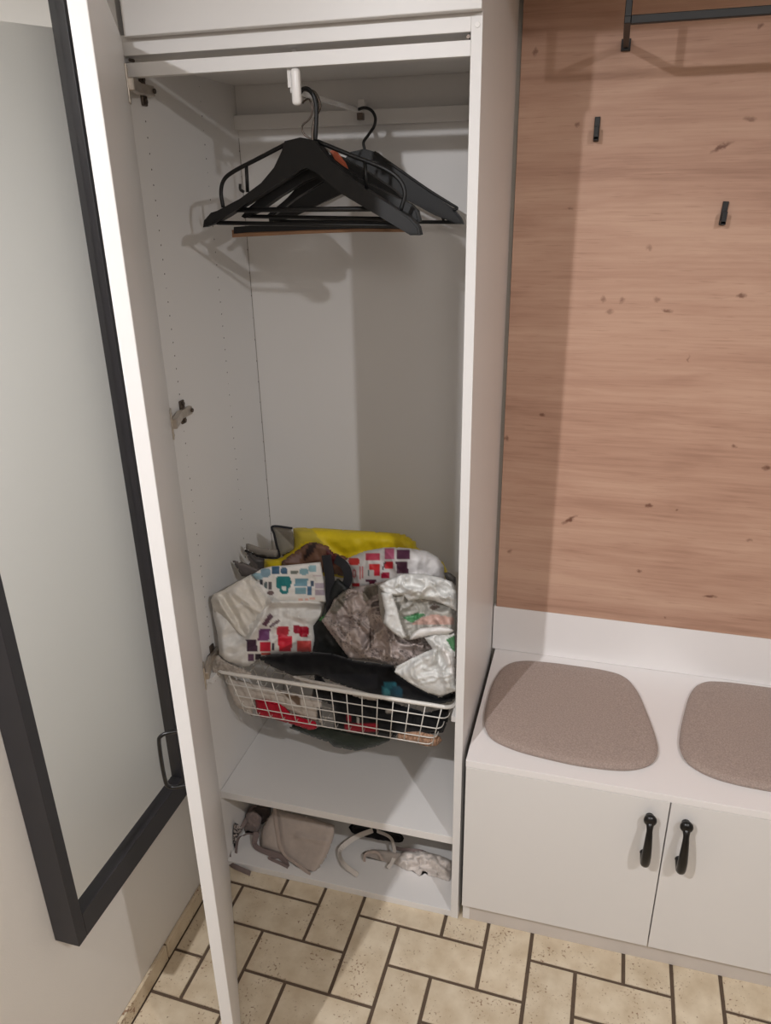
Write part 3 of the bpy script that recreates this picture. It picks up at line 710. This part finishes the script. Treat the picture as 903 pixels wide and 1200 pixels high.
edge([F1(634, 108), F1(505, 95), F1(515, 150), F1(530, 220), F1(546, 296), F1(470, 302), F1(400, 290), F1(322, 254)], 0.250, 0.0052, M['strap_dark'], yb)

# grey lined bag whose corners stick up at the left of the pile
gb = empty('grey_lined_bag', (-0.45, 0.2, 0.6)); tag(gb, 'dark grey plastic bag with pointed corners standing up against the left side', 'bag')
lump('bag_body', [F1(322, 250), F1(400, 292), F1(450, 310), F1(448, 380), F1(520, 420), F1(460, 520), F1(360, 520), F1(330, 430), F1(350, 330)], lambda u, v: 0.195, 0.016, M['woven'], gb, R=9, amp=0.006, seed=6, color=(72, 68, 66),
     prints_and_shade=[([F1(322, 260), F1(420, 380), F1(360, 420), F1(330, 340)], (112, 104, 98))])
lump('bag_corner', [F1(330, 203), F1(430, 238), F1(535, 250), F1(545, 296), F1(470, 300), F1(400, 288), F1(325, 250)], 0.212, 0.004, M['woven'], gb, R=6, amp=0.004, seed=8, color=(138, 130, 120))
lump('bag_corner', [F1(232, 315), F1(340, 345), F1(420, 385), F1(360, 430), F1(300, 425)], 0.168, 0.007, M['woven'], gb, R=6, amp=0.004, seed=9, color=(104, 96, 92))

# brown paper bag peeping out between yellow and printed bags
lump_o = lump('brown_paper_bag', [F1(560, 330), F1(640, 270), F1(740, 200), F1(800, 200), F1(870, 225), F3(60, 260), F3(150, 290), F3(150, 420), F1(860, 400), F1(700, 400), F1(570, 380)], 0.222, 0.014, M['woven'], None, R=9, amp=0.008, cs=0.09, seed=11, color=(118, 84, 66),
     prints_and_shade=[([F1(700, 330), F1(740, 210), F1(800, 200), F1(770, 270)], (46, 32, 30)), ([F1(570, 345), F1(660, 280), F1(700, 270), F1(680, 330)], (138, 112, 104)), ([F1(840, 330), F1(860, 240), F3(70, 270), F3(120, 330), F3(60, 340)], (78, 18, 20))])
tag(lump_o, 'crumpled brown bag wedged under the yellow bag behind the printed ones', 'bag')

# white printed bag, front left
TEAL, BLU, LBL, RED, PUR, DPU, ORG = (28, 118, 122), (58, 92, 120), (140, 172, 184), (196, 36, 60), (112, 66, 112), (62, 36, 60), (196, 84, 74)
pr1 = [(rect(F1, 500, 360, 550, 412), BLU), (blob(F1, 558, 368, 602, 412), BLU), (blob(F1, 524, 422, 628, 508), TEAL), (blob(F1, 552, 485, 608, 542), TEAL), (blob(F1, 566, 488, 594, 520), (216, 220, 216)),
       (rect(F1, 650, 438, 735, 490, 4), (104, 146, 162)), (rect(F1, 652, 498, 722, 542), (118, 156, 168)), (rect(F1, 735, 490, 762, 552), (74, 110, 140)), (rect(F1, 755, 455, 780, 490), (60, 78, 100)), (blob(F1, 620, 386, 672, 412), (112, 118, 112)),
       (blob(F1, 680, 374, 742, 416), (128, 164, 174)), (blob(F1, 742, 348, 792, 400), (138, 174, 182)), (rect(F1, 785, 470, 848, 505), (176, 164, 176)), (rect(F1, 785, 515, 848, 548), (166, 154, 166)), (rect(F1, 770, 415, 830, 428), (196, 180, 184)),
       (blob(F1, 366, 400, 440, 448), LBL), (blob(F1, 425, 374, 490, 430), (122, 150, 164)), (rect(F1, 418, 448, 440, 482), (58, 60, 70)), (blob(F1, 448, 462, 470, 505), (96, 110, 112)), (blob(F1, 476, 458, 500, 516), (92, 88, 92)), (blob(F1, 470, 522, 512, 548), (110, 92, 92)),
       (rect(F1, 672, 572, 706, 586), (222, 178, 166)), (rect(F1, 716, 570, 740, 584), (222, 178, 166)), (rect(F1, 750, 568, 784, 582), (222, 178, 166)),
       ([F2(435, 178), F2(482, 106), F2(510, 124), F2(460, 194)], (94, 62, 80)), ([F2(478, 190), F2(545, 142), F2(556, 160), F2(490, 202)], (120, 104, 110)), (rect(F2, 412, 205, 484, 286, 6), PUR), (rect(F2, 332, 280, 400, 360, -4), DPU), (rect(F2, 418, 298, 488, 362), RED),
       (rect(F2, 428, 366, 490, 380), ORG), (rect(F2, 344, 376, 378, 420), (92, 60, 88)), (rect(F2, 390, 372, 428, 412), (46, 34, 44)), (blob(F2, 528, 188, 614, 256), (190, 52, 68)), (blob(F2, 638, 184, 690, 238), (150, 20, 50)), (blob(F2, 676, 188, 742, 264), (166, 18, 48)),
       (rect(F2, 538, 258, 632, 318, 3), (206, 34, 58)), (rect(F2, 546, 318, 628, 358, 4), (204, 44, 60)), (rect(F2, 666, 288, 760, 364), (200, 76, 72)), (rect(F2, 498, 300, 511, 350), (60, 50, 70)), (rect(F2, 380, 300, 392, 340), (70, 44, 70))]
WHT = (222, 219, 214)
wb = lump('printed_shopping_bag', [(247, 703), (250, 696), (262, 691), (280, 680), (294, 673), F1(366, 415), F1(430, 375), F1(500, 358), F1(600, 352), F1(740, 338), F1(822, 330), F1(842, 440), F1(858, 600), F2(836, 60), F2(830, 120), F2(780, 190), F2(790, 270), F2(765, 360), F2(560, 372), F2(430, 396), F2(350, 455), F2(300, 462), F2(200, 428), F2(150, 385), F2(140, 250), F2(110, 120)],
     lambda u, v: 0.052+0.00075*max(0, u-262)+0.00018*(775-v), 0.022, M['woven'], None, step=1.4, R=20, amp=0.017, cs=0.038, seed=14, facet=0.8, color=WHT, prints_and_shade=pr1,
     folds=[(*F1(420, 480), *F1(500, 600), 9, 0.0160), (*F1(500, 600), *F2(350, 275), 10, 0.0256), (*F1(500, 600), *F1(855, 602), 6, 0.0224), (*F1(510, 640), *F1(830, 650), 9, -0.0192), (*F1(180, 560), *F2(330, 270), 8, -0.0128), (*F1(250, 540), *F1(400, 650), 7, 0.0096), (*F2(110, 60), *F2(180, 380), 10, 0.0096), (*F2(490, 100), *F2(700, 180), 7, -0.0128)])
lump('bag_flap', [F1(366, 415), F1(430, 375), F1(500, 358), F1(600, 352), F1(740, 338), F1(822, 330), F1(842, 440), F1(858, 600), F1(680, 598), F1(508, 590), F1(470, 545), F1(420, 470)],
     lambda u, v: 0.020+0.00075*max(0, u-262)+0.00018*(775-v), 0.008, M['woven'], wb, step=1.3, R=8, amp=0.006, cs=0.04, seed=83, facet=0.8, color=WHT, prints_and_shade=pr1, back=0.3)
lump('bag_fold', [(247, 703), (250, 696), (262, 691), (280, 680), (294, 673), F1(366, 418), F1(420, 470), F1(470, 545), F1(505, 600), F2(430, 160), F2(345, 275), F2(290, 250), F2(220, 180), F2(160, 110), F2(110, 90)],
     lambda u, v: 0.036+0.00062*max(0, u-262)+0.00018*(775-v), 0.014, M['woven'], wb, step=1.3, R=12, amp=0.012, cs=0.045, seed=85, facet=0.9, color=(218, 212, 202), back=0.2,
     folds=[(*F1(180, 560), *F2(330, 270), 7, -0.012), (*F1(260, 540), *F1(420, 660), 6, 0.010), (*F1(360, 470), *F1(440, 620), 6, 0.010), (*F1(150, 590), *F2(250, 190), 6, 0.010)])
tag(wb, 'white bag with teal cup and red print, front left of the pile', 'bag')

# white bag with red print, back right
RD = (200, 38, 50)
pr2 = [(blob(F3, 152, 294, 228, 340), (196, 52, 48)), (rect(F3, 264, 268, 354, 314, 3), (184, 60, 84)), (rect(F3, 384, 232, 446, 302), (184, 92, 124)), (rect(F3, 464, 240, 546, 300), (92, 50, 76)), (rect(F3, 462, 316, 534, 394, -5), (78, 44, 62)), (rect(F3, 390, 320, 440, 364), RD),
       (rect(F3, 286, 330, 354, 372), (208, 44, 48)), (rect(F3, 316, 372, 352, 410), (200, 40, 60)), (rect(F3, 228, 345, 234, 430), (200, 90, 90)), (rect(F3, 240, 348, 247, 428), (196, 80, 84)), (blob(F3, 178, 366, 202, 422), (196, 110, 110)), (blob(F3, 184, 378, 196, 410), WHT), (rect(F3, 174, 454, 228, 482), (186, 40, 48)),
       (rect(F3, 264, 432, 330, 450), (84, 40, 60)), (rect(F3, 290, 440, 328, 470), (96, 34, 56)), (blob(F3, 362, 386, 420, 428), (170, 30, 62)), (rect(F3, 276, 372, 284, 410), (60, 90, 92)), ([F3(368, 366), F3(386, 320), F3(394, 322), F3(378, 370)], (60, 40, 50))]
rb = lump('red_printed_bag', [F3(118, 318), F3(160, 290), F3(260, 250), F3(380, 228), F3(470, 226), F3(560, 234), F3(660, 250), F3(730, 290), F3(765, 345), F3(772, 430), F3(700, 470), F3(400, 520), F3(180, 520), F3(172, 430), F3(150, 370)],
     lambda u, v: 0.182-0.0003*(v-640), 0.026, M['woven'], None, step=1.4, R=18, amp=0.011, cs=0.040, seed=17, facet=0.8, color=(212, 208, 206), prints_and_shade=pr2)
tag(rb, 'white bag printed with red and purple blocks, back right under the yellow bag', 'bag')

# charcoal shoulder straps looping between the two printed bags
sb = empty('charcoal_strap_bag', (-0.30, 0.15, 0.58)); tag(sb, 'charcoal bag with broad strap loops in the middle of the pile', 'bag')
ribbon('strap', [at(*F1(858, 285), 0.150), at(*F1(880, 420), 0.140), at(*F1(885, 560), 0.130), at(*F2(890, 120), 0.120)], 0.022, M['strap_dark'], sb)
ribbon('strap', [at(*F3(70, 300), 0.158), at(*F3(125, 340), 0.146), at(*F3(150, 400), 0.142), at(*F3(140, 460), 0.140), at(*F3(80, 520), 0.140)], 0.020, M['strap_dark'], sb)
lump('bag_body', [F2(740, 200), F2(830, 120), F3(20, 500), F3(80, 420), F3(180, 500), F4(100, 60), F4(60, 240), F4(180, 400), F4(0, 440), F2(770, 360)], 0.142, 0.014, M['woven'], sb, R=10, amp=0.008, cs=0.08, seed=21, color=(36, 38, 38),
     prints_and_shade=[([F2(800, 130), F2(880, 110), F2(870, 150), F2(810, 160)], (70, 140, 74))])

# crumpled newsprint bag and pale plastic bag, right
def news(u, v):
    g = noise.noise(Vector((u*0.035, v*0.05, 4.2))); s = noise.noise(Vector((u*0.55, v*0.9, 9.1))); b = (182, 168, 162)
    k = 1-0.10*max(0, g)
    ink = s > 0.22 and noise.noise(Vector((u*0.06, v*0.06, 1.7))) > -0.05
    c = [x*k for x in b]
    if ink: c = [x*0.62 for x in c]
    if noise.noise(Vector((u*0.05+9, v*0.05, 3.3))) > 0.38: c = [c[0]*0.72, c[1]*0.74, c[2]*0.70]
    return c
nb = lump('newsprint_bag', [F4(-20, 150), F4(40, 60), F3(60, 560), F3(130, 500), F3(250, 470), F3(350, 450), F4(480, 60), F4(520, 200), F4(640, 260), F4(700, 340), F4(600, 430), F4(440, 440), F4(300, 410), F4(160, 395), F4(60, 260)],
     lambda u, v: 0.112-0.0002*(v-700), 0.022, M['film'], None, step=1.25, R=12, amp=0.038, cs=0.050, seed=25, facet=1.0, colf=news,
     prints_and_shade=[(rect(F4, 290, 200, 300, 330), (96, 84, 80)), (rect(F4, 306, 205, 314, 300), (110, 98, 94))], folds=[(*F4(60, 160), *F4(160, 170), 7, -0.012), (*F4(240, 120), *F4(330, 160), 10, -0.012), (*F4(330, 170), *F4(520, 280), 8, -0.012)])
tag(nb, 'crumpled grey-brown newsprint bag in the middle right of the pile', 'bag')
pb = empty('pale_plastic_bag', (-0.1, 0.06, 0.58)); tag(pb, 'crumpled pale grey plastic bag at the right end of the basket', 'bag')
PALE = (210, 209, 205)
def pale(u, v):
    g = noise.noise(Vector((u*0.05, v*0.05, 8.2))); return [x*(1-0.12*max(0, g)) for x in PALE]
lump('bag_body', [F3(340, 460), F3(430, 425), F3(520, 395), F3(640, 398), F3(740, 420), F3(820, 450), F3(842, 520), F4(845, 60), F4(845, 180), F4(840, 240), F4(720, 230), F4(600, 262), F4(540, 275), F4(490, 262), F4(440, 230), F4(370, 160), F4(350, 60)],
     lambda u, v: 0.062-0.0001*(v-690), 0.014, M['film'], pb, step=1.3, R=13, amp=0.024, cs=0.050, seed=31, facet=0.9, color=(164, 160, 152),  # body darkened: shade of the opening under the lit top put into colour
     prints_and_shade=[([F4(500, 130), F4(600, 100), F4(650, 110), F4(560, 165)], (74, 126, 84)), ([F4(620, 130), F4(700, 108), F4(830, 130), F4(830, 178), F4(560, 172)], (186, 152, 140)), ([F4(440, -100), F4(510, -130), F4(540, -60), F4(480, -20)], (146, 142, 134)), ([F4(670, 70), F4(700, 40), F4(745, 60), F4(700, 85)], (96, 84, 76))],  # dark patch among the coloured print is painted shade of the opening
     folds=[(*F4(500, 130), *F4(640, 100), 8, -0.016), (*F4(430, -90), *F4(620, -40), 8, 0.012), (*F4(540, 270), *F4(830, 190), 6, 0.014), (*F4(400, 0), *F4(500, 250), 9, 0.012), (*F4(560, 60), *F4(830, 40), 9, -0.012)])
lump('bag_flap', [F4(640, 258), F4(720, 230), F4(835, 225), F4(838, 300), F4(835, 420), F4(840, 560), F4(872, 612), F4(832, 604), F4(740, 632), F4(660, 612), F4(560, 560), F4(446, 480), F4(465, 440), F4(560, 390), F4(690, 330)],
     lambda u, v: 0.030-0.00012*(v-760)-0.0007*max(0, u-528), 0.014, M['film'], pb, step=1.25, R=11, amp=0.024, cs=0.040, seed=37, facet=1.0, colf=pale,
     prints_and_shade=[([F4(780, 270), F4(840, 240), F4(838, 350), F4(815, 330)], (74, 126, 84)), ([F4(745, 330), F4(790, 300), F4(832, 420), F4(826, 500), F4(800, 470)], (226, 222, 218))], folds=[(*F4(470, 470), *F4(680, 335), 6, -0.012), (*F4(690, 340), *F4(800, 560), 7, 0.010), (*F4(760, 320), *F4(828, 500), 6, 0.010)])
lump('bag_top', [F3(340, 470), F3(430, 425), F3(520, 395), F3(640, 396), F3(740, 418), F3(820, 448), F3(846, 520), F3(850, 640), F3(790, 606), F3(700, 568), F3(620, 556), F3(545, 572), F3(500, 532), F3(430, 540), F3(380, 520)],
     lambda u, v: 0.034, 0.016, M['film'], pb, step=1.25, R=9, amp=0.024, cs=0.055, seed=73, facet=0.95, colf=pale, folds=[(*F3(500, 420), *F3(545, 570), 5, -0.008), (*F3(540, 500), *F3(830, 560), 6, 0.008)])
lump('bag_handle', [F4(360, -30), F4(430, -35), F4(468, 70), F4(492, 165), F4(528, 255), F4(500, 268), F4(440, 228), F4(378, 165), F4(388, 90)], lambda u, v: 0.026, 0.010, M['film'], pb, step=1.3, R=6, amp=0.010, cs=0.07, seed=75, facet=0.9, colf=pale)
lump('bag_roll', [F4(540, 276), F4(560, 235), F4(610, 196), F4(740, 184), F4(800, 188), F4(835, 215), F4(790, 240), F4(710, 238), F4(600, 264)], lambda u, v: 0.024, 0.014, M['film'], pb, step=1.3, R=7, amp=0.008, cs=0.07, seed=77, facet=0.9, color=(222, 218, 214))
lump('bag_tail', [F3(760, 390), F3(800, 385), F3(842, 420), F3(842, 470), F3(790, 450)], 0.110, 0.008, M['woven'], pb, R=5, amp=0.003, seed=39, color=(70, 66, 62))

# flat black bag across the basket
bb2 = empty('black_bag', (-0.25, 0.07, 0.575)); tag(bb2, 'flat black bag lying along the basket rim under the other bags', 'bag')
lump('bag_body', [F2(400, 400), F2(480, 378), F2(760, 358), F2(900, 372), F4(200, 405), F4(440, 435), F4(470, 490), F4(640, 600), F4(740, 640), F4(840, 600), F4(840, 640), F6(820, 230), F6(700, 255), F6(500, 225), F6(330, 200), F6(100, 120), F6(-60, 60), F2(640, 520), F2(480, 450)],
     lambda u, v: 0.082-0.0003*(v-770), 0.016, M['cotton'], bb2, R=10, amp=0.006, cs=0.05, seed=41, color=(10, 10, 13),
     prints_and_shade=[(rect(F6, 20, 50, 340, 150, 0), (26, 27, 32)), (blob(F6, 372, 105, 470, 235), (32, 88, 100)), (blob(F6, 420, 130, 500, 215), (22, 58, 72)), (blob(F6, 385, 145, 415, 200), (64, 128, 136))])
lump('white_band', [F6(0, 105), F6(80, 120), F6(250, 165), F6(330, 190), F6(345, 228), F6(240, 215), F6(100, 165), F6(0, 140), F2(700, 560), F2(590, 520), F2(640, 515), F2(760, 545)], 0.058, 0.004, M['film'], bb2, R=4, amp=0.002, seed=43, color=(190, 182, 174))

# contents seen through the wires
c = lump('white_cloth_bag', [F5(160, 20), F5(270, 90), F5(420, 130), F5(600, 170), F5(760, 210), F5(830, 230), F5(830, 380), F5(720, 350), F5(620, 300), F5(480, 240), F5(380, 220), F5(370, 340), F5(320, 300), F5(250, 260), F5(200, 120)], 0.082, 0.010, M['cotton'], None, R=8, amp=0.006, cs=0.06, seed=45, color=(204, 194, 184),
         prints_and_shade=[([F5(570, 180), F5(680, 200), F5(700, 280), F5(640, 240)], (116, 96, 80)), ([F5(790, 280), F5(840, 285), F5(850, 350), F5(800, 370)], (36, 34, 34))])
tag(c, 'off-white cloth bag inside the basket behind the left wires', 'bag')
c = lump('red_cloth', [F5(385, 218), F5(480, 222), F5(560, 250), F5(620, 310), F5(700, 345), F5(790, 370), F5(800, 420), F5(740, 425), F5(620, 385), F5(500, 350), F5(405, 338)], 0.076, 0.006, M['cotton'], None, R=8, amp=0.003, cs=0.05, seed=47, color=(178, 22, 46))
tag(c, 'bright red cloth folded at the bottom of the wire basket', 'cloth')
c = lump('black_cloth_bag', [F6(-60, 10+20), F6(40, 200-60), F6(250, 180), F6(450, 240), F6(650, 300), F6(800, 270), F6(790, 360), F6(760, 430), F6(650, 440), F6(470, 430), F6(450, 470), F6(360, 455), F6(160, 430), F6(60, 400), F6(60, 260), F6(-80, 200)], 0.086, 0.010, M['cotton'], None, R=8, amp=0.005, cs=0.05, seed=49, color=(10, 10, 13),
         prints_and_shade=[(rect(F6, 135, 368, 340, 420, 0), (150, 20, 40)), (rect(F6, 145, 320, 165, 360), (170, 30, 48)), (rect(F6, 205, 330, 222, 372), (200, 196, 190)), (blob(F6, 395, 278, 440, 302), (160, 152, 144))])
tag(c, 'black cloth bag with a red stripe inside the right half of the basket', 'bag')
def straw(u, v):
    s = noise.noise(Vector((u*0.9, v*0.25, 2.2))); return (176+s*60, 138+s*50, 112+s*45)
c = lump('straw_bag', [F6(470, 430), F6(600, 420), F6(690, 440), F6(740, 450), F6(755, 480), F6(720, 515), F6(660, 520), F6(560, 490), F6(465, 478)], 0.078, 0.008, M['cotton'], None, step=1.3, R=6, amp=0.006, cs=0.25, seed=51, colf=straw)
tag(c, 'fringed straw-coloured bag at the right bottom corner of the basket', 'bag')
c = lump('dark_green_bag', [F5(610, 410), F5(640, 385), F5(760, 420), F6(0, 385), F6(160, 425), F6(360, 455), F6(440, 470), F6(330, 520), F6(200, 548), F6(60, 520), F5(880, 510), F5(760, 470)], 0.150, 0.012, M['film'], None, R=8, amp=0.006, cs=0.05, seed=53, color=(42, 52, 44))
tag(c, 'dark green plastic bag sagging under the wire basket', 'bag')
# lace-like scrap at the left end of the rim
c = lump('lace_bag', [F2(60, 420), F2(140, 380), F2(200, 430), F2(300, 470), F2(370, 500), F2(360, 530), F2(250, 520), F2(150, 500), F5(160, 60), F5(80, 100), F5(70, 20)], 0.046, 0.006, M['cotton'], None, step=1.4, R=5, amp=0.006, cs=0.2, seed=55, colf=lambda u, v: (170+40*noise.noise(Vector((u*.5, v*.5, 1))), 160+40*noise.noise(Vector((u*.5, v*.5, 1))), 150+40*noise.noise(Vector((u*.5, v*.5, 1)))))
tag(c, 'pale lacy scrap bag at the left corner of the basket rim', 'bag')

# ------------------------------------------------------------------ bottom compartment
G = lambda x, y: (260+x/6.45, 930+y/6.45)
K = lambda x, y: (255+x/3.168, 920+y/3.168)
ZM = 0.0205
tb = empty('beige_tote_bag', (-0.42, 0.08, 0.0195)); tag(tb, 'beige cotton tote bag lying folded at the left of the bottom compartment', 'bag')
lump('bag_body', [G(345, 180), G(400, 110), G(520, 140), G(700, 190), G(850, 240), G(848, 300), G(838, 350), G(790, 480), G(690, 632), G(560, 600), G(470, 500), G(330, 430), G(285, 400), G(300, 270)], lambda u, v: 0.026+0.0011*(1028-v), 0.012, M['cotton'], tb, R=10, amp=0.006, cs=0.035, seed=61, facet=0.3, color=(186, 172, 162), zmin=ZM,
     folds=[(*G(570, 320), *G(830, 370), 5, 0.006), (*G(410, 130), *G(445, 400), 4, -0.005)])
ty = lambda v: 0.010+0.0011*(1028-v)
def gp(x, y, dy=0.0):
    u, v = G(x, y); p = at(u, v, ty(v)+dy); p.z = max(p.z, ZM+0.001); return p
ribbon('strap', [gp(400, 110), gp(412, 230), gp(440, 390), gp(482, 470), gp(560, 530), gp(668, 612)], 0.0085, M['strap_beige'], tb)
sc2 = empty('mauve_strap_bag', (-0.52, 0.1, 0.0195)); tag(sc2, 'dark mauve bag with trailing webbing straps in the left bottom corner', 'bag')
lump('bag_body', [G(200, 95), G(290, 85), G(375, 108), G(360, 180), G(310, 250), G(290, 340), G(235, 330), G(225, 250), G(190, 170)], 0.150, 0.02, M['cotton'], sc2, R=8, amp=0.010, cs=0.12, seed=63, color=(92, 80, 76), zmin=ZM)
ribbon('strap', [gp(262, 290, 0.01), gp(250, 390, 0.004), gp(330, 440), gp(430, 470), gp(480, 520), gp(500, 588)], 0.015, M['strap_mauve'], sc2)
ribbon('strap', [gp(440, 470), gp(380, 480), gp(365, 510), gp(430, 545), gp(500, 588)], 0.012, M['strap_mauve'], sc2)
ribbon('strap', [at(*G(105, 225), 0.06), at(*G(85, 300), 0.05), at(*G(60, 380), 0.035), at(*G(48, 440), 0.022)], 0.014, M['strap_dark'], sc2)
ribbon('strap', [at(*G(48, 430), 0.024), at(*G(60, 520), 0.005), at(*G(105, 555), -0.004), at(*G(160, 580), -0.008), at(*G(215, 604), -0.010)], 0.013, M['strap_mauve'], sc2)
ribbon('strap', [at(*G(100, 520), 0.012), at(*G(120, 350), 0.055), at(*G(180, 310), 0.09), at(*G(270, 305), 0.10)], 0.007, M['strap_mauve'], sc2)
ribbon('strap', [at(*G(130, 290), 0.07), at(*G(180, 200), 0.10), at(*G(215, 120), 0.13), at(*G(260, 95), 0.14)], 0.010, M['strap_mauve'], sc2)

lump('scarf_end', [G(98, 218), G(130, 240), G(160, 250), G(150, 290), G(115, 340), G(88, 400), G(48, 420), G(44, 370), G(70, 300)], 0.046, 0.008, M['cotton'], sc2, step=1.2, R=4, amp=0.006, cs=0.2, seed=79, zmin=ZM,
     colf=lambda u, v: (44, 38, 40) if noise.noise(Vector((u*.45, v*.45, 3))) > -0.05 else (188, 176, 170))
lump('webbing_heap', [G(180, 150), G(240, 120), G(300, 180), G(290, 260), G(250, 330), G(235, 400), G(285, 410), G(240, 420), G(160, 340), G(140, 330), G(150, 250)], 0.112, 0.012, M['cotton'], sc2, step=1.4, R=6, amp=0.014, cs=0.13, seed=81, facet=0.9, zmin=ZM, color=(142, 126, 120))
bl = lump('black_pouch', [K(485, 190), K(500, 150), K(580, 160), K(680, 188), K(692, 232), K(650, 262), K(590, 262), K(520, 230)], 0.185, 0.02, M['cotton'], None, R=8, amp=0.006, seed=67, color=(26, 24, 26), zmin=ZM)
tag(bl, 'small black pouch behind the cream straps in the bottom compartment', 'pouch')
wt = empty('cream_strap_bag', (-0.20, 0.12, 0.0195)); tag(wt, 'cream canvas bag with looping straps in the middle of the bottom compartment', 'bag')
lump('bag_body', [K(536, 260), K(560, 238), K(610, 240), K(680, 250), K(690, 300), K(640, 312), K(600, 318), K(545, 316)], 0.110, 0.012, M['cotton'], wt, R=6, amp=0.006, seed=69, color=(176, 166, 158), zmin=ZM)
def kp(x, y, Y): p = at(*K(x, y), Y); p.z = max(p.z, ZM+0.001); return p
ribbon('strap', [kp(575, 168, 0.16), kp(510, 195, 0.13), kp(456, 240, 0.09), kp(466, 290, 0.05), kp(520, 335, 0.035)], 0.013, M['strap_white'], wt)
ribbon('strap', [kp(590, 170, 0.165), kp(640, 195, 0.14), kp(655, 240, 0.11), kp(650, 280, 0.09), kp(632, 308, 0.07)], 0.009, M['strap_white'], wt)
ribbon('strap', [kp(545, 300, 0.085), kp(550, 255, 0.09), kp(590, 250, 0.092), kp(615, 280, 0.088)], 0.006, M['strap_beige'], wt)
ribbon('strap', [kp(650, 230, 0.14), kp(690, 240, 0.13), kp(750, 245, 0.125), kp(790, 262, 0.12)], 0.009, M['strap_mauve'], wt)
cw = lump('crumpled_white_bag', [K(648, 280), K(690, 246), K(760, 244), K(830, 262), K(866, 282), K(866, 372), K(800, 346), K(740, 356), K(690, 328), K(660, 306)], lambda u, v: 0.115-0.0008*(v-1010), 0.022, M['cotton'], None, step=1.5, R=9, amp=0.024, cs=0.10, seed=71, facet=0.9, color=(222, 212, 204), zmin=ZM)
tag(cw, 'crumpled white cloth bag in the right corner of the bottom compartment', 'bag')
